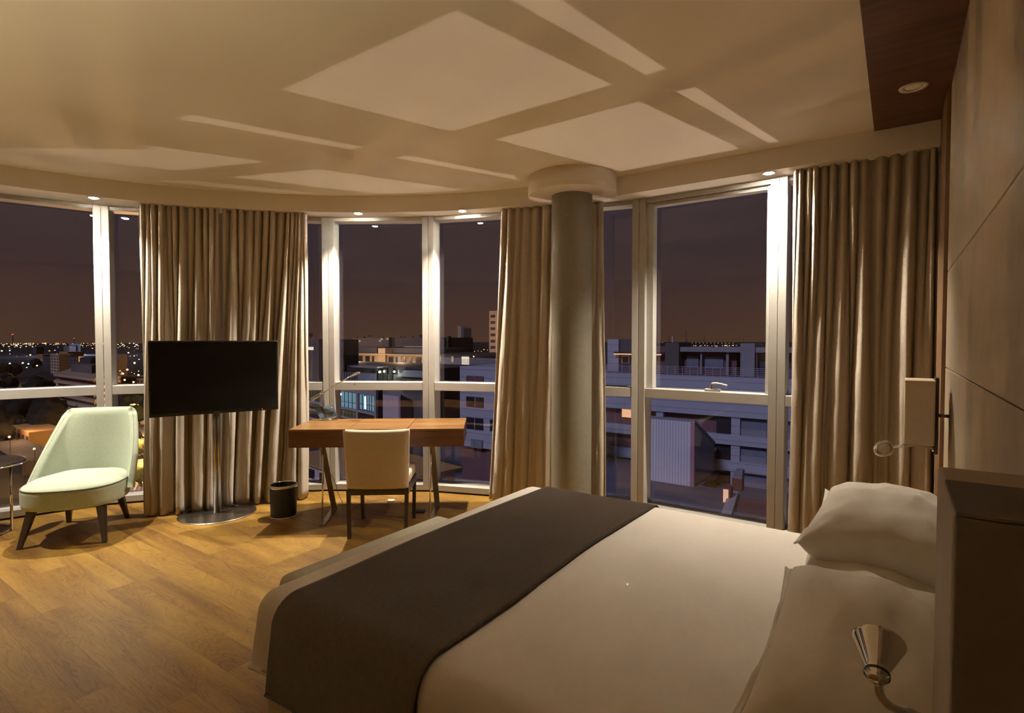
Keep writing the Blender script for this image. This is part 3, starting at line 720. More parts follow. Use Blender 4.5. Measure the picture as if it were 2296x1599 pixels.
X_['roofblue'] = mottled('dark_blue_roof', (.05, .055, .085), (.065, .07, .10), .2, .7)
X_['rail'] = mat('pale_rail', (.42, .42, .48), .5)
X_['corr'] = corrugated('corrugated_sheet', (.80, .80, .86), (.55, .55, .62), 1.0, 'X')
X_['side'] = mottled('plain_metal_sheet', (.17, .20, .25), (.24, .23, .24), .25, .5)
X_['pinkcorr'] = corrugated('pinkish_corrugated_sheet', (.74, .58, .56), (.62, .48, .48), .8, 'X')
X_['trim'] = mat('pink_trim', (.42, .22, .26), .6)
X_['cream'] = mottled('cream_render', (.42, .33, .20), (.48, .38, .24), .4, .8)
X_['tan'] = mottled('tan_facade', (.40, .30, .20), (.44, .33, .22), .3, .8)
X_['orange_w'] = mottled('ochre_facade', (.40, .24, .09), (.46, .28, .11), .4, .8)
X_['greyb'] = mottled('grey_block', (.10, .09, .09), (.125, .11, .11), .2, .8)
X_['darkb'] = mottled('dark_block', (.035, .03, .03), (.05, .042, .042), .2, .8)
X_['litcool'] = emitter('cool_lit_room', (.30, .62, .72), .34)
X_['litcool2'] = emitter('bright_cool_tube', (.75, 1.0, 1.0), 1.6)
X_['litwarm'] = emitter('warm_lit_window', (1.0, .86, .60), .75)
X_['litwarm2'] = emitter('dim_warm_window', (1.0, .74, .45), .30)
X_['litgreen'] = emitter('faint_green_window', (.35, .42, .24), .09)
X_['glowstrip'] = emitter('orange_eave_light', (1.0, .55, .24), .75)
X_['sign'] = emitter('lit_stair_panel', (1.0, .60, .34), .62)
X_['lwarm'] = emitter('sodium_light', (1.0, .50, .12), 1.7)
X_['lyell'] = emitter('yellow_light', (1.0, .68, .26), 2.0)
X_['lwhite'] = emitter('white_light', (.75, .95, 1.0), 1.6)
X_['lgreen'] = emitter('greenish_lamp', (.95, 1.0, .62), 7)
X_['lred'] = emitter('red_beacon', (1.0, .06, .04), 3)
X_['leaf'] = mottled('tree_leaves', (.050, .060, .020), (.085, .095, .03), .9, .9)
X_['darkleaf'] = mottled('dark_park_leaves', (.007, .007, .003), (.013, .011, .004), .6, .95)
X_['trunk'] = mat('bark', (.06, .04, .025), .9)
X_['carw'] = mat('white_car_paint', (.75, .74, .70), .3)
X_['chim'] = mottled('brick_chimney', (.16, .06, .06), (.2, .08, .07), 2, .8)

g = MB(); g.box(-9000, 9000, 30, 16000, GZ-1, GZ-.02); g.box(-9000, -14, -400, 30, GZ-1, GZ-.02)
struct(g.build('ground', X_['ground']))
pl0 = at_d(560, 900, 13); pl1 = at_d(560, 900, 150)
tz = MB().prism([(70, 9), (70, 60), (-17.2, 60), (-17.2, 67.6), (pl1.x+40, 67.6), (pl1.x, pl1.y), (pl0.x, pl0.y), (-6, 9)], PZ-.4, PZ).build('terrace_roof', X_['terrace'])
tag(tz, 'wide flat dark blue terrace roof in front of the boarded apartment block', 'roof')

class Plane:         # a vertical plane through the point seen at px, dist away, running towards the vanishing point vpx
    def __init__(s, px, dist, vpx):
        s.o = at_d(px, 765, dist); a = PI/2+YAW-math.atan((vpx-1148)/FPX); s.d = V2(math.cos(a), math.sin(a))
        s.n = V2(-s.d.y, s.d.x)
        if s.n.dot(V2(s.o.x, s.o.y)) < 0: s.n = -s.n       # n points away from the viewer
    def p(s, px, py, off=0):
        r = ray(px, py); o = V2(s.o.x, s.o.y)+s.n*off; t = o.dot(s.n)/V2(r[0], r[1]).dot(s.n)
        return Vector((r[0]*t, r[1]*t, CAMZ+r[2]*t))
    def slab(s, px0, px1, y0, y1, th, off=0, at=None, z0=None):   # y read at px `at`
        a = s.p(px0, 800, off); b = s.p(px1, 800, off); at = px0 if at is None else at
        zt = s.p(at, y0, off).z; zb = s.p(at, y1, off).z if z0 is None else z0
        return MB().obb(V2(a.x, a.y), V2(b.x, b.y), 0, th, min(zb, zt), max(zb, zt), s.n)
def bld(name, label, cat='building', group=None): return thing(name, label, cat, (0, 0, 0), 0, group)

# --- boarded apartment block straight across from the right window
A = Plane(1600, 66, -600); AZ = -18.5
b = bld('apartment_block', 'long boarded apartment block with white bands across from the right window')
A.slab(1180, 1900, 845, 0, 14, .9, 1650, AZ).build('rear_wall', X_['redwall'], b)
for (y0, y1) in ((847, 877), (889, 936), (977, 999), (1036, 1058), (1094, 1099)):
    A.slab(1180, 1900, y0, y1, .9, 0, 1650).build('floor_band', X_['board'], b)
for (x0, x1) in ((1240, 1256), (1472, 1488), (1641, 1661), (1722, 1736), (1800, 1820)):
    A.slab(x0, x1, 860, 0, .7, .15, 1650, AZ).build('pillar', X_['board'], b)
for (x0, x1, k) in ((1608, 1640, 'darkwin'), (1663, 1721, 'bluewin'), (1737, 1799, 'bluewin')):
    for (y0, y1) in ((938, 976), (1001, 1035), (1060, 1093)):
        w_ = A.slab(x0, x1, y0, y1, .15, .6, 1650).build('window', X_[k], b)
        if k == 'bluewin': A.slab(x0, x1, y1-15, y1, .1, .48, 1650).build('sill_panel', X_['plainwall'], w_)
for (x0, x1, k) in ((1408, 1424, 'litwarm'), (1544, 1580, 'litwarm'), (1581, 1645, 'plainwall'), (1490, 1543, 'bluewin')):
    A.slab(x0, x1, 878, 888, .15, .6, 1650).build('window', X_[k], b)
A.slab(1395, 1430, 937, 957, .15, .6, 1650).build('window', X_['glowstrip'], b)
m = MB()
for k in range(6): s = A.slab(1180, 1900, 825+k*4.0, 825.8+k*4.0, .06, .1, 1650); m.add(s.v, s.f)
for px in range(1190, 1900, 17): s = A.slab(px, px+.9, 825, 848, .05, .12, 1650, None); m.add(s.v, s.f)
m.build('railing', X_['rail'], b)
A.slab(1522, 1652, 792, 848, 6, 4, 1650).build('penthouse_wall', X_['redwall'], b)
A.slab(1520, 1900, 779, 790, 8, 2.6, 1650).build('roof_slab', X_['plainwall'], b)
A.slab(1694, 1900, 792, 848, 6, 4, 1650).build('penthouse_wall', X_['roofblue'], b)
for (x0, x1) in ((1570, 1574), (1628, 1634), (1690, 1698)): A.slab(x0, x1, 788, 848, .4, 3, 1650).build('penthouse_post', X_['plainwall'], b)
for (x0, x1) in ((1580, 1622), (1540, 1566)): A.slab(x0, x1, 800, 828, .1, 3.8, 1650).build('window', X_['bluewin'], b)
A.slab(1491, 1522, 769, 848, 5, 2.2, 1650).build('stair_tower', X_['greyb'], b)
A.slab(1660, 1692, 770, 848, 5, 2.2, 1650).build('stair_tower', X_['plainwall'], b)
A.slab(1362, 1387, 760, 848, 6, 3, 1650).build('stair_tower', X_['board'], b)
A.slab(1387, 1424, 760, 848, 6, 3.5, 1650).build('stair_tower', X_['roofblue'], b)
A.slab(1424, 1491, 778, 848, 6, 3.5, 1650).build('penthouse_wall', X_['redwall'], b)
A.slab(1376, 1481, 796.5, 799.5, .3, 2.4, 1650).build('eave_light', X_['glowstrip'], b)
A.slab(1376, 1490, 792.5, 796.4, 1.5, 2.4, 1650).build('eave', X_['darkb'], b)
A.slab(1393, 1411, 801, 822, .2, 3.2, 1650).build('window', X_['trim'], b)
A.slab(1396, 1408, 804, 819, .1, 3.1, 1650).build('pane', X_['darkwin'], b)
for (px, y0, w_) in ((1499, 753, .5), (1506, 753, 2.6), (1537, 738, .4), (1540, 760, .8), (1578, 752, .5), (1666, 760, .6)):
    A.slab(px, px+w_, y0, 780, .1, 4.5, 1650).build('antenna', X_['rail' if w_ > 2 else 'darkb'], b)

# the block's end wing seen left of the curtain
Aw = Plane(1060, 60, -600)
b = bld('apartment_wing', 'pale boarded apartment wing with square dark windows just left of the middle curtain')
Aw.slab(1031, 1175, 822, 0, 9, 0, 1060, PZ+4.0).build('wall', X_['board'], b)
Aw.slab(1036, 1170, 0, 0, 8, .5, 1060, PZ+4.0) ; MB().add(*(lambda s: (s.v, s.f))(Aw.slab(1036, 1170, 1008, 1012, 8, .5, 1060, PZ+.001))).build('base_wall', X_['redwall'], b)
for (x0, x1, y0, y1, k) in ((1045, 1083, 843, 857, 'redwall'), (1045, 1083, 890, 912, 'darkwin'), (1044, 1082, 937, 962, 'darkwin'), (1055, 1081, 985, 1004, 'bluewin'), (1098, 1140, 937, 962, 'darkwin')):
    w_ = Aw.slab(x0, x1, y0, y1, .12, -.13, 1060).build('window', X_[k], b)
    Aw.slab((x0+x1)/2, (x0+x1)/2+1.5, y0, y1, .05, -.19, 1060).build('mullion', X_['plainwall'], w_)

tag(MB().box(-17.1, 70, 60.1, 68.5, -19, -15.7).build('sunken_yard', X_['terrace']), 'dark sunken yard strip along the foot of the boarded apartment block', 'yard')
# --- corrugated sheds on the terrace
def shed(label, px0, px1, ytop, px2, ytop2, pyb, m1, m2, vpx=-600):
    f0 = at_z(px1, pyb, PZ); P = Plane(px1, 10, vpx); P.o = f0
    dd = (P.p(px1, 800)-P.p(px0, 800)); a = P.p(px0, 800); z1 = P.p(px1, ytop).z
    # back corner along the depth direction
    r = ray(px2, 900); A_ = V2(f0.x, f0.y); n = P.n
    den = r[0]*n.y-r[1]*n.x; t = (A_.x*n.y-A_.y*n.x)/den; q = V2(r[0]*t, r[1]*t); dep = (q-A_).length; z2 = CAMZ+ray(px2, ytop2)[2]*t
    b = bld('corrugated_shed', label); a2 = V2(a.x, a.y); n3 = n*dep
    pts = lambda o0, o1, za, zb: None
    F = [Vector((a2.x, a2.y, PZ+.002)), Vector((A_.x, A_.y, PZ+.002)), Vector((A_.x, A_.y, z1)), Vector((a2.x, a2.y, z1))]
    n_ = Vector((n.x, n.y, 0)); K = [p+n_*dep for p in F]; K[2].z = z2; K[3].z = z2
    MB().hull8([F[0]+n_*.12, F[1]+n_*.12, K[1], K[0]], [F[3]+n_*.12, F[2]+n_*.12, K[2], K[3]]).build('body', m2, b)
    MB().hull8(F, [p+n_*.119 for p in F]).build('front_sheet', m1, b)
    e = Vector(((A_-a2).normalized().x, (A_-a2).normalized().y, 0))
    w = .35
    MB().hull8([F[1]-e*w-n_*.05, F[1]+e*.06-n_*.05, F[2]+e*.06-n_*.05, F[2]-e*w-n_*.05], [F[1]-e*w-n_*.001, F[1]+e*.06-n_*.001, F[2]+e*.06-n_*.001, F[2]-e*w-n_*.001]).build('corner_trim', X_['trim'], b)
    u = Vector((0, 0, .3))
    MB().hull8([F[3], F[2]+e*.1, K[2]+e*.1, K[3]], [F[3]+u, F[2]+e*.1+u, K[2]+e*.1+u, K[3]+u]).build('roof', X_['plainwall'], b)
    return b
shed('corrugated metal shed with a sloping roof on the terrace outside the opening window', 1425, 1555, 947, 1603, 997, 1092, X_['corr'], X_['side'])
shed('pinkish corrugated shed with a sloping roof seen above the desk', 838, 898, 889, 950, 915, 1000, X_['pinkcorr'], X_['side'], -560)

# lit stair box, chimney and duct
k0 = at_z(1628, 1128, PZ); t = thing('stair_box', 'small lit orange stair hatch glowing on the terrace', 'stair hatch', tuple(k0))
MB().box(-.36, .40, .0, 1.0, 0, 1.5).build('hood', X_['chim'], t); MB().box(-.27, .20, -.05, -.001, .05, 1.32).build('lit_panel', X_['sign'], t)
c0 = at_z(1652, 1101, PZ); t = thing('chimney', 'square brick chimney with a pale hood on the terrace', 'chimney', tuple(c0))
MB().box(-.5, .5, 0, 1, 0, 1.3).build('stack', X_['chim'], t); MB().hull8([(-.5, 0, 1.3), (.5, 0, 1.3), (.5, 1, 1.3), (-.5, 1, 1.3)], [(-.15, 0, 2.2), (.55, 0, 2.2), (.55, 1, 2.2), (-.15, 1, 2.2)]).build('hood', X_['plainwall'], t)
a, c = at_z(1622, 1185, PZ), at_z(1645, 1112, PZ)
d = (c-a).normalized()*1; sd = Vector((d.y, -d.x, 0))*.42; up = Vector((0, 0, .5)); a = a-(c-a)*.5
o = MB().hull8([a-sd, a+sd, c+sd, c-sd], [a-sd+up, a+sd+up, c+sd+up, c-sd+up]).build('duct', X_['rail']); tag(o, 'long pale duct running across the terrace roof', 'duct')
rt = MB().hull8([at_z(1660, 1122, PZ), at_z(1900, 1150, PZ), at_z(1900, 1210, PZ), at_z(1655, 1185, PZ)], [p+Vector((0, 0, .25)) for p in (at_z(1660, 1122, PZ), at_z(1900, 1150, PZ), at_z(1900, 1210, PZ), at_z(1655, 1185, PZ))]).build('tiled_roof', X_['redwall'])
tag(rt, 'dark red tiled roof patch right of the pale duct', 'roof')

# --- cool-lit office left of the desk lamp
O_ = Plane(760, 62, 23)
b = bld('office_building', 'office building with blue-lit glazed rooms behind the desk lamp')
O_.slab(680, 842, 862, 0, .8, .3, 760, PZ).build('wall', X_['darkb'], b)
for (y0, y1) in ((862, 876), (911, 916), (931, 935), (953, 957), (975, 982)): O_.slab(680, 842, y0, y1, .3, 0, 760).build('floor_band', X_['tan' if False else 'plainwall'], b)
for (x0, x1) in ((718, 722), (741, 744), (797, 801), (838, 842)): O_.slab(x0, x1, 862, 1010, .25, .02, 760).build('pillar', X_['plainwall'], b)
for (x0, x1, y0, y1, k) in ((745, 797, 877, 911, 'litcool'), (806, 837, 877, 908, 'litcool'), (723, 740, 877, 905, 'litcool'), (748, 795, 918, 930, 'litgreen'), (750, 795, 938, 950, 'litgreen'), (684, 716, 870, 925, 'litgreen')):
    w_ = O_.slab(x0, x1, y0, y1, .1, .19, 760).build('window', X_[k], b)
    m = MB()
    for q in range(1, 6): s = O_.slab(x0+(x1-x0)*q/6-.35, x0+(x1-x0)*q/6+.35, y0, y1, .06, .1, 760); m.add(s.v, s.f)
    s = O_.slab(x0, x1, y0+(y1-y0)*.62, y0+(y1-y0)*.62+1, .06, .1, 760); m.add(s.v, s.f)
    m.build('glazing_bars', X_['darkwin'], w_)
O_.slab(751, 764, 881, 886, .05, .06, 760).build('ceiling_tube', X_['litcool2'], b)
O_.slab(746, 748, 880, 908, .05, .06, 760).build('lit_column', X_['litcool2'], b)
O_.slab(816, 819, 880, 906, .05, .06, 760).build('lit_column', X_['litcool2'], b)
# pale low building bottom left
Lw = Plane(690, 36, -76)
b = bld('low_annex', 'low pinkish annex with small windows below the desk window')
Lw.slab(640, 830, 1043, 0, 6, 0, 690, PZ+.001).build('wall', X_['pinkcorr'], b)
Lw.slab(635, 832, 1039, 1043, 6.5, -.25, 690).build('roof_edge', X_['orange_w'], b)
for (x0, x1) in ((689, 699), (713, 722), (767, 783)): Lw.slab(x0, x1, 1050, 1070, .1, -.11, 690).build('window', X_['darkwin'], b)

# --- sheds with lamps, cream terrace, upper blocks (middle windows)
S_ = Plane(850, 88, -600)
b = bld('warehouse', 'low dark warehouse with greenish lit doorways and lamps behind the desk')
S_.slab(640, 985, 821, 0, 12, .2, 850, PZ-6).build('wall', X_['darkb'], b)
S_.slab(640, 985, 838, 0, .4, -.3, 850, PZ-6).build('lower_wall', X_['greyb'], b)
S_.slab(785, 845, 823, 826, 3, -2, 850).build('canopy', X_['plainwall'], b)
S_.slab(802, 842, 824, 856, 2, -.8, 850).build('side_wall', X_['plainwall'], b)
S_.slab(892, 952, 828, 842, 2, -.8, 850).build('side_wall', X_['plainwall'], b)
for (x0, x1, y0, y1) in ((848, 857, 832, 855), (859, 867, 828, 856), (873, 876, 828, 855)): S_.slab(x0, x1, y0, y1, .1, -.95, 850).build('lit_doorway', X_['litgreen'], b)
S_.slab(886, 955, 845, 858, .3, -1.2, 850).build('fence', X_['darkb'], b)
m = MB()
for px in range(745, 790, 5): s = S_.slab(px, px+.5, 838, 852, .1, -.5, 850); m.add(s.v, s.f)
m.build('ribs', X_['rail'], b)
for i, (px, py, s_, mm) in enumerate(((851.5, 834, .20, 'lgreen'), (861.5, 833, .17, 'lgreen'), (884, 833.5, .17, 'lgreen'))):
    o = S_.p(px, py, -1.4); t = thing('wall_lamp', ('wide lamp at the warehouse door, leftmost of three', 'middle bright lamp of the three on the warehouse', 'bright lamp at the right of the lit warehouse doorway')[i], 'lamp', tuple(o))
    MB().lathe([(0, -s_), (s_*.8, -s_*.6), (s_, 0), (s_*.8, s_*.6), (0, s_)], n=12).build('globe', X_[mm], t); MB().box(-.05, .05, 0, .5, .2, .3).build('bracket', X_['darkb'], t)
light('warehouse_glow', 'POINT', tuple(S_.p(865, 835, -2.2)), 260, (.9, 1.0, .6), .1)

C_ = Plane(850, 118, -600)
b = bld('terrace_houses', 'long cream terrace row lit by warm windows behind the warehouse')
C_.slab(757, 985, 795, 0, 10, 0, 850, -20).build('wall', X_['cream'], b)
C_.slab(766, 845, 779, 796, 9, 1.5, 850).build('upper_storey', X_['greyb'], b)
C_.slab(864, 985, 780, 798, 9, 1.5, 850).build('upper_storey', X_['greyb'], b)
C_.slab(757, 776, 781, 797, 3, .5, 850).build('gable', X_['cream'], b); C_.slab(848, 864, 781, 815, 3, -.5, 850).build('gable', X_['cream'], b)
C_.slab(757, 985, 793.5, 795.3, 3, -1.2, 850).build('eave', X_['cream'], b)
for (x0, x1, k) in ((761, 772, 'litgreen'), (776, 786, 'darkwin'), (803, 812, 'darkwin'), (819, 828, 'darkwin'), (834, 838, 'darkwin'), (871, 881, 'darkwin'), (887, 892, 'darkwin'), (891, 898, 'litwarm2'), (904, 909, 'darkwin'), (918, 923, 'darkwin'), (932, 944, 'darkwin')):
    C_.slab(x0, x1, 799, 812, .1, -.11, 850).build('window', X_[k], b)
light('courtyard_light', 'POINT', tuple(C_.p(800, 800, -7)), 1500, (1.0, .66, .34), .3)
light('courtyard_light', 'POINT', tuple(C_.p(900, 800, -7)), 1100, (1.0, .66, .34), .3)
U_ = Plane(850, 150, -600)
b = bld('roof_plant_block', 'grey flat-roofed blocks with small skylights and dishes above the cream terrace')
U_.slab(791, 872, 758, 800, 12, 0, 850).build('wall', X_['greyb'], b)
U_.slab(886, 992, 757.5, 800, 12, 0, 850).build('wall', X_['greyb'], b)
U_.slab(872, 886, 757, 800, 12, 1, 850).build('wall', X_['darkb'], b)
for (px, py) in ((806, 765), (852, 764.5), (856, 760.5), (869, 760)): U_.slab(px-2, px+2, py-2, py+2, .1, -.12, 850).build('skylight', X_['litwarm2'], b)
U_.slab(905, 950, 776.3, 777.3, .1, -.12, 850).build('light_strip', X_['litwarm2'], b)
for px, r in ((829, 2.6), (944, 3.2), (697, 4.6)):
    if px == 697: continue
    q = U_.p(px, 753.5, 1); t = MB().lathe([(0, -.1), (r*.12*.9, -.06), (r*.12, 0), (0, .02)], tuple(q), 20, V2(0, 0).to_3d()+Vector((.55, -.8, .1))).build('satellite_dish', X_['darkb'], b)
for px in (800, 816, 857, 898, 906, 925): U_.slab(px, px+1.4, 755, 759, .3, 1, 850).build('vent', X_['darkb'], b)
Z_ = Plane(700, 90, -600)
b = bld('dish_roof_block', 'dark blue-roofed block with a round dish left of the desk window')
Z_.slab(600, 715, 761, 0, 8, 0, 700, -20).build('wall', X_['roofblue'], b); Z_.slab(684, 702, 778, 785, .1, -.12, 700).build('window', X_['litwarm'], b)
q = Z_.p(697, 751, .5); MB().lathe([(0, -.15), (.33, -.08), (.36, 0), (0, .03)], tuple(q), 24, (.5, -.8, .1)).build('satellite_dish', X_['darkb'], b)
Z_.slab(696.6, 697.4, 753, 762, .05, .6, 700).build('dish_pole', X_['darkb'], b)
b = bld('white_block', 'grey-white flat block with three lit windows and a rail above the desk')
W_ = Plane(1040, 100, -600)
W_.slab(975, 1130, 797, 0, 10, 0, 1040, -16).build('wall', X_['plainwall'], b); W_.slab(970, 1135, 793.5, 797, 11, -.6, 1040).build('roof_edge', X_['darkb'], b)
for (x0, x1, y0, y1, k) in ((974, 987, 800, 811, 'litwarm'), (1012, 1016, 800, 813, 'litwarm2'), (1035, 1051, 800, 818, 'litwarm')):
    w_ = W_.slab(x0, x1, y0, y1, .1, -.12, 1040).build('window', X_[k], b)
m = MB()
for k in range(6): s = W_.slab(1033, 1130, 806+2.3*k, 806.6+2.3*k, .05, -1.2, 1040); m.add(s.v, s.f)
m.build('railing', X_['darkb'], b)
T_ = Plane(1030, 520, 359)
b = bld('tower_block', 'slim pale tower block on the skyline right of the desk window')
T_.slab(1026, 1034, 731, 0, 8, 0, 1030, GZ).build('wall', X_['tan'], b); T_.slab(1034, 1040, 736, 0, 8, .5, 1030, GZ).build('balcony_side', X_['greyb'], b)
o = Plane(1003, 120, -600).slab(1001, 1005, 754, 0, 1, 0, 1003, -18).build('water_tower', X_['darkb']); tag(o, 'thin dark chimney stack standing left of the slim tower', 'chimney')
b = bld('ochre_tower', 'ochre-lit tower edge showing at the left of the middle curtain')
O2 = Plane(1110, 200, -600); O2.slab(1097, 1160, 697, 0, 10, 0, 1110, -22).build('wall', X_['tan'], b)
for k in range(7): O2.slab(1100, 1110, 706+k*14, 712+k*14, .1, -.12, 1110).build('window', X_['darkb'], b)
light('tower_light', 'POINT', tuple(O2.p(1100, 740, -8)), 900, (1, .6, .2), .3)

# --- the city on the left -------------------------------------------------
B_ = Plane(210, 205, -490); B2 = Plane(210, 205, 359)
b = bld('balcony_block', 'apartment block with stacked balcony slabs behind the mint armchair')
cz = B_.p(210, 850).z
a0 = B_.p(119, 800); a1 = B_.p(210, 800); a2 = B2.p(262, 800)
pts = [V2(a0.x, a0.y), V2(a1.x, a1.y), V2(a2.x, a2.y), V2(a2.x, a2.y)+(V2(a0.x, a0.y)-V2(a1.x, a1.y))]
cen = sum(pts, V2(0, 0))/4
inn = [cen+(p-cen)*.90 for p in pts]
ztop = B_.p(119, 838).z
MB().prism([(p.x, p.y) for p in inn], GZ, ztop-.02).build('core', X_['redwall'], b)
for k in range(9):
    z = ztop-2.75*k; MB().prism([(p.x, p.y) for p in pts], z-1.0, z).build('balcony_slab', X_['tan'], b)
c2 = [cen+(p-cen)*.55 for p in pts]; MB().prism([(p.x, p.y) for p in c2], ztop, ztop+3.5).build('roof_house', X_['greyb'], b)
c3 = [cen+(p-cen)*.3 for p in pts]; MB().prism([(p.x, p.y) for p in c3], ztop+3.5, ztop+6).build('roof_tank', X_['darkb'], b)
def block(label, x0, x1, yt, dist, m_, rows=0, cols=0, lit=None, vpx=-490, name='city_block', dep=14, wm='darkb'):
    P = Plane((x0+x1)/2, dist, vpx); b = bld(name, label)
    P.slab(x0, x1, yt, 0, dep, 0, (x0+x1)/2, GZ).build('wall', m_, b)
    zt = P.p((x0+x1)/2, yt).z
    for r in range(rows):
        s = MB()
        for c in range(cols):
            u0 = x0+(x1-x0)*(c+.25)/cols; u1 = x0+(x1-x0)*(c+.75)/cols; a = P.p(u0, 800, -.1); q = P.p(u1, 800, -.1); z = zt-1.4-3*r
            s.obb(V2(a.x, a.y), V2(q.x, q.y), 0, .09, z-1.4, z, P.n)
        s.build('window_row', X_[wm if lit is None else lit], b)
    return b
block('cream high-rise with dark windows behind the balcony block roof', 113, 132, 794, 560, X_['tan'], 8, 3)
block('ochre-lit high-rise right beside the cream high-rise', 133, 152, 789, 600, X_['orange_w'], 6, 3)
block('dark high-rise left of the window mullion', 152, 175, 800, 520, X_['darkb'], 4, 3, wm='greyb')
block('grey slab block directly left of the window mullion', 176, 214, 800, 420, X_['greyb'], 6, 4)
block('brown high-rise just right of the window mullion', 226, 246, 796, 520, X_['tan'], 6, 3)
block('white skyline tower with a grid of balconies', 156, 167, 771, 1500, X_['plainwall'], 12, 3, wm='bluewin', vpx=-600, name='skyline_tower')
Plane(165, 1506, -600).slab(165.7, 166.3, 759.5, 0, 1, 0, 166, GZ).build('roof_mast', X_['darkb'], D.objects['skyline_tower'])
block('short pale tower left of the white skyline tower', 143, 156, 776, 1450, X_['greyb'], 5, 3, name='skyline_tower')
block('low ochre block on the far left skyline', 82, 96, 795, 900, X_['orange_w'], 2, 4)
block('small dark tower on the left skyline', 74, 82, 778, 1300, X_['darkb'], 4, 2, wm='greyb', name='skyline_tower')
block('broad dark block near the dark park', 96, 113, 799, 620, X_['darkb'], 3, 3, wm='greyb')
block('long low ochre hall beside the street lamps', 263, 345, 848, 430, X_['orange_w'], 1, 10, name='market_hall', dep=40)
b = block('yellow-lit house among dark trees at the left edge', 16, 60, 960, 176, X_['orange_w'], 3, 5, name='town_house', dep=9)
block('dark gabled house in front of the yellow-lit one', -40, 44, 1012, 150, X_['darkb'], 1, 4, name='town_house', dep=9)
block('pale low garage below the yellow-lit house', 60, 110, 1046, 140, X_['greyb'], 1, 3, name='garage', dep=7)
# street
rd = [at_z(x, y, GZ) for x, y in ((262, 862), (345, 858), (520, 1200), (225, 1200), (238, 1000))]
o = MB().prism([(p.x, p.y) for p in rd], GZ-.01, GZ+.05).build('street', X_['road']); struct(o)
m = MB()
for (xa, ya, xb, yb) in ((301, 1100, 318, 1060), (304, 1115, 322, 1075), (296, 1060, 300, 980), (300, 1130, 330, 1090)):
    p, q = at_z(xa, ya, GZ), at_z(xb, yb, GZ); d = (q-p).normalized(); sd = Vector((d.y, -d.x, 0))*.18
    m.hull8([p-sd+Vector((0, 0, .055)), p+sd+Vector((0, 0, .055)), q+sd+Vector((0, 0, .055)), q-sd+Vector((0, 0, .055))], [p-sd+Vector((0, 0, .07)), p+sd+Vector((0, 0, .07)), q+sd+Vector((0, 0, .07)), q-sd+Vector((0, 0, .07))])
o = m.build('road_markings', X_['mark']); o.parent = D.objects['street']
# street lamps (each with its own light)
def street_lamp(px, py, label, gy=None, e=5200, mm='lyell'):
    # the lamp head is seen at px, py and stands 9 m above the street
    p = at_z(px, py, GZ+9); t = thing('street_lamp', label, 'street lamp', (p.x, p.y, GZ))
    MB().tube([(0, 0, 0), (0, 0, 8.6), (-.4, 0, 9.1)], .09, 6).build('pole', X_['darkb'], t)
    dist = math.hypot(p.x, p.y); r = max(.20, dist*1.9/FPX)
    MB().lathe([(0, -r), (r*.8, -r*.6), (r, 0), (r*.8, r*.6), (0, r)], (-.4, 0, 9.0), 12).build('lamp_head', X_[mm], t)
    light('street_light', 'POINT', (p.x-.4, p.y, GZ+8.6), e, (1.0, .56, .17), .2)
for px, py, lb, e_ in ((22, 980, 'sodium street lamp at the corner of the yellow-lit house', 2200), (78, 1007, 'nearest bright street lamp left of the armchair', 2200),
    (280, 852, 'street lamp in front of the left half of the low ochre hall', 9000), (300, 857, 'street lamp in front of the right half of the low ochre hall', 9000),
    (311, 841, 'street lamp just above the ochre hall roof by the curtain', 9000), (276, 838, 'street lamp above the ochre hall, near its left end', 9000),
    (286, 829, 'street lamp on the avenue, below the bright one', 9000), (302, 814, 'brightest street lamp right of the window mullion', 9000), (258, 814, 'street lamp on the avenue close to the mullion', 8000)):
    street_lamp(px, py, lb, e=e_)
for (px, py) in ((308, 925), (312, 960), (306, 1005), (314, 1050), (330, 1100), (285, 890)):   # lamps hidden by chair and curtain light the street
    p = at_z(px+14, py, GZ+9); light('street_light', 'POINT', tuple(p), 21000, (1.0, .56, .17), .3)
light('city_glow', 'POINT', tuple(at_d(120, 830, 430)), 60000, (1.0, .55, .2), 2)
light('city_glow', 'POINT', tuple(at_d(40, 945, 168)), 5200, (1.0, .55, .2), 2)
light('city_glow', 'POINT', tuple(at_d(160, 780, 1350)), 500000, (.8, .8, 1.0), 5)
light('city_glow', 'POINT', tuple(at_d(185, 830, 170)), 3500, (1.0, .55, .3), 2)
# trees
def crown_mesh(seed, r, m_):
    bm = bmesh.new(); bmesh.ops.create_icosphere(bm, subdivisions=3, radius=r)
    for v in bm.verts: v.co *= 1+.38*noise.noise(v.co*1.1+Vector((seed, 0, 0)))+.22*noise.noise(v.co*3+Vector((0, seed, 0)))
    me = D.meshes.new('crown'); bm.to_mesh(me); bm.free(); me.materials.append(m_)
    for p in me.polygons: p.use_smooth = True
    return me
def tree(loc, r, me, label, group):
    t = thing('tree', label, 'tree', loc, random.uniform(0, 6), group)
    c = D.objects.new('crown', me); COL.objects.link(c); c.parent = t; c.location = (0, 0, r*1.5); c.scale = (r/3, r/3, r/3)
    if tree.tr is None: tree.tr = MB().tube([(0, 0, 0), (.1, 0, 4)], [.3, .18], 6).build('trunk', X_['trunk'], t).data
    else:
        k = D.objects.new('trunk', tree.tr); COL.objects.link(k); k.parent = t
    return t
tree.tr = None
cm = [crown_mesh(s, 3, X_['leaf']) for s in (1, 5, 9)]; dm = [crown_mesh(s, 3, X_['darkleaf']) for s in (2, 6, 11)]
for i, (px, py, r) in enumerate(((309, 905, 2.6), (300, 930, 2.4), (313, 945, 3.0), (308, 1022, 2.2), (305, 990, 1.8), (316, 1085, 2.2), (288, 905, 2.4), (250, 1000, 3))):
    tree(at_z(px, py+6, GZ), r, cm[i % 3], 'small leafy tree along the orange-lit street', 'street trees')
rt_ = random.Random(4)
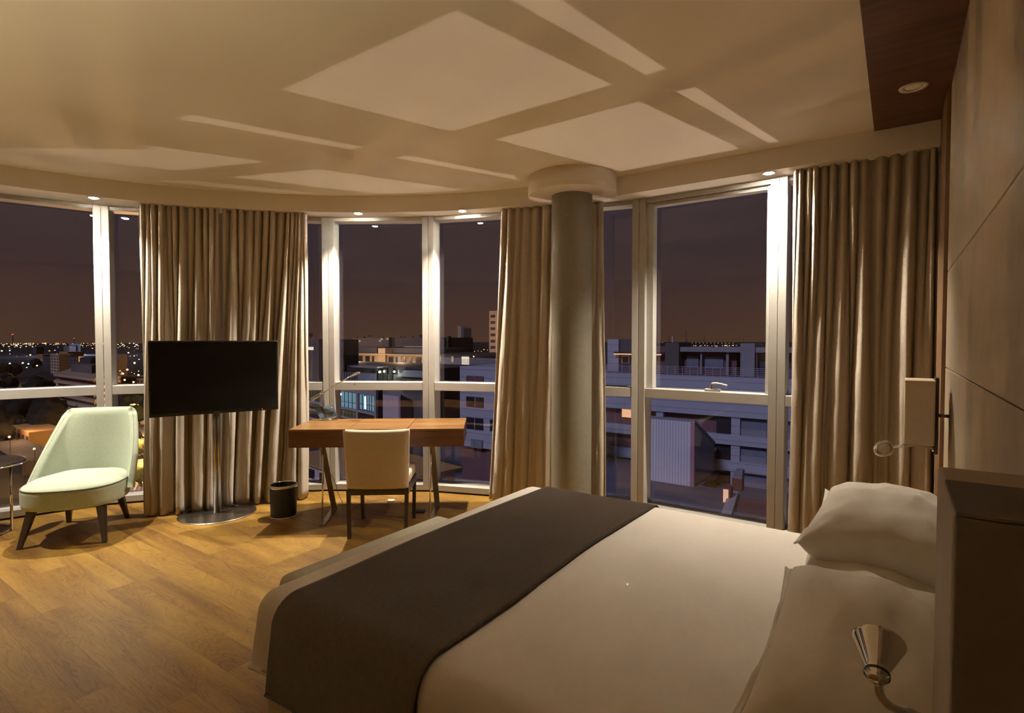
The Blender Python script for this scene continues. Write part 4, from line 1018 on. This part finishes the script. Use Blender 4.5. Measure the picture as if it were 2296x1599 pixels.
for i in range(58):
    px = rt_.uniform(-60, 118) if i < 55 else rt_.uniform(0, 120); py = rt_.uniform(838, 1010) if i < 55 else rt_.uniform(828, 850)
    p = at_z(px, py, GZ)
    if 958 < py and px > 5 and px < 70: continue
    tree(p, rt_.uniform(3, 5.5), dm[i % 3], 'dark tree in the unlit park on the left', 'park trees')
# cars
def car(px, py, rz, label):
    t = thing('car', label, 'car', tuple(at_z(px, py, GZ+.06)), rz)
    MB().box(-2.1, 2.1, -.85, .85, .3, .85).build('body', X_['carw'], t, bevel=.12)
    MB().hull8([(-1.3, -.75, .85), (1.1, -.75, .85), (1.1, .75, .85), (-1.3, .75, .85)], [(-.9, -.6, 1.35), (.6, -.6, 1.35), (.6, .6, 1.35), (-.9, .6, 1.35)]).build('cabin', X_['darkwin'], t)
    for a in (-1.3, 1.3):
        for c in (-.8, .8): MB().lathe([(.0, -.1), (.32, -.1), (.32, .1), (0, .1)], (a, c, .32), 14, (0, 1, 0)).build('wheel', X_['darkb'], t)
for px, py, lb in ((311, 983, 'white car on the street, topmost by the curtain edge'), (307, 994, 'white car parked second from the top of the street'), (309, 1010, 'white car parked third along the street'), (306, 1024, 'white car parked fourth along the street'), (311, 1067, 'white car crossing the street, lowest of all')):
    car(px, py, R(70 if py < 1050 else 10), lb)
# sea of distant lights: every light its own small globe
gl = {}
for k in ('lwarm', 'lyell', 'lwhite', 'lred', 'lgreen'):
    bm = bmesh.new(); bmesh.ops.create_icosphere(bm, subdivisions=1, radius=1); me = D.meshes.new('globe'); bm.to_mesh(me); bm.free(); me.materials.append(X_[k]); gl[k] = me
def clight(px, py, r, k, label, group, z=GZ+6, d=None, sx=1):
    p = at_z(px, py, z) if d is None else at_d(px, py, d)
    dist = (p-Vector((0, 0, CAMZ))).length; o = D.objects.new('city_light', gl[k]); COL.objects.link(o)
    o.location = p; s = r*dist/FPX; s *= .8; o.scale = (s*sx, s*sx, s); tag(o, label, 'light', group); return o
rl_ = random.Random(11)
LB = {'lwarm': ('distant orange city light on the left horizon', 'distant orange lights'), 'lyell': ('distant yellow city light on the left horizon', 'distant yellow lights'), 'lwhite': ('distant bluish white city light on the left', 'distant white lights')}
for i in range(190):
    band = rl_.random(); px = rl_.uniform(-5, 322)
    if 150 < px < 180 and band < .5: px += 60
    py = 769+abs(rl_.gauss(0, 4.0)) if band < .62 else rl_.uniform(775, 800)
    if band > .90: px = rl_.uniform(238, 318); py = rl_.uniform(795, 845)
    k = rl_.choices(('lwarm', 'lyell', 'lwhite'), (.5, .38, .12))[0]
    r = rl_.uniform(.45, 1.0)*(1.4 if band > .9 else 1)
    clight(px, max(py, 769.8), r, k, LB[k][0], LB[k][1], sx=rl_.choice((1, 1, 1.8)))
for (px, py, r, k) in ((4, 787, 2, 'lyell'), (22, 786, 1.6, 'lwhite'), (68, 796, 2, 'lyell'), (36, 774, 2, 'lwhite'), (102, 770, 2, 'lyell'), (167, 794, 1.5, 'lyell'), (240, 773, 2.3, 'lwhite'), (246, 774, 2.2, 'lwhite'), (300, 770, 1.8, 'lwhite'), (307, 773, 1.9, 'lwhite'), (288, 791, 2.2, 'lyell'), (254, 792, 1.8, 'lyell'), (261, 792, 1.8, 'lyell'), (243, 793, 1.7, 'lyell'), (275, 773, 1.6, 'lyell'), (3, 821, 2.4, 'lwhite'), (22, 815, 2, 'lyell'), (51, 814, 2.3, 'lyell'), (64, 816, 2.3, 'lwhite'), (77, 817, 2.3, 'lwhite'), (83, 820, 2.2, 'lyell'), (33, 822, 1.6, 'lwhite'), (43, 821, 1.6, 'lwhite'), (60, 824, 1.5, 'lwhite')):
    clight(px, py, r*.75, k, LB[k][0], LB[k][1], sx=1.2)
for j, (px, py) in enumerate(((28, 750), (166, 759))):
    o = clight(px, py, .9, 'lred', ('red beacon on the mast, leftmost of the skyline', 'red beacon above the white skyline tower')[j], None, d=(2600, 1506)[j], sx=2 if j == 0 else 1)
    if 'group' in o: del o['group']
mst = MB(); q = at_d(28, 752, 2601); mst.obb(V2(q.x, q.y), V2(q.x+2, q.y), 0, 2, GZ, q.z, V2(0, 1)); tag(mst.build('radio_mast', X_['darkb']), 'thin radio mast under the left red beacon', 'mast')
for i in range(26):    # bridge lamps on the right horizon
    px = 1436+8.3*i
    if 1492 < px < 1542 or px > 1654: continue
    clight(px, 768.3+.008*(px-1472), .62, 'lyell', 'bridge lamp in the even row on the right horizon', 'bridge lamps', d=3200)
for i in range(22): clight(rl_.uniform(1555, 1652), 775+rl_.uniform(-.8, 1.2), rl_.uniform(.5, .9), 'lyell', 'tiny light in the cluster below the bridge lamps', 'harbour lights', d=3000, sx=1.5)
for (px, py, r, k) in ((1045, 799.5, 0, 0),): pass
for (px, py, r, k) in ((1046, 787, 1.0, 'lwarm'), (1050, 787, 1.0, 'lwarm'), (1064, 788, 1.0, 'lyell'), (1072, 787, 1.1, 'lwarm'), (1079, 788, 1.0, 'lwarm'), (1085, 784, 1.6, 'lwarm'), (1093, 785, 1.0, 'lwarm'), (759, 771, .9, 'lyell'), (763, 770, 1.1, 'lyell'), (768, 771.5, .9, 'lyell'), (993, 771, 1, 'lyell'), (996, 770.5, .8, 'lyell')):
    clight(px, py, r, k, 'small orange light on the skyline behind the desk window', 'skyline lights behind the desk', d=900)
clight(1014, 785, 1.6, 'lwhite', 'bluish white lamp left of the slim tower block', None, d=600)
clight(1039, 780, 1.2, 'lwhite', 'white lamp on the lower balcony of the slim tower block', None, d=500)
clight(1062, 799.5, 2.4, 'lwarm', 'bright orange lamp just right of the lit rail window', None, d=98)
for o in D.objects:
    if o.name.startswith('city_light') and o.get('group', 1) is None: del o['group']
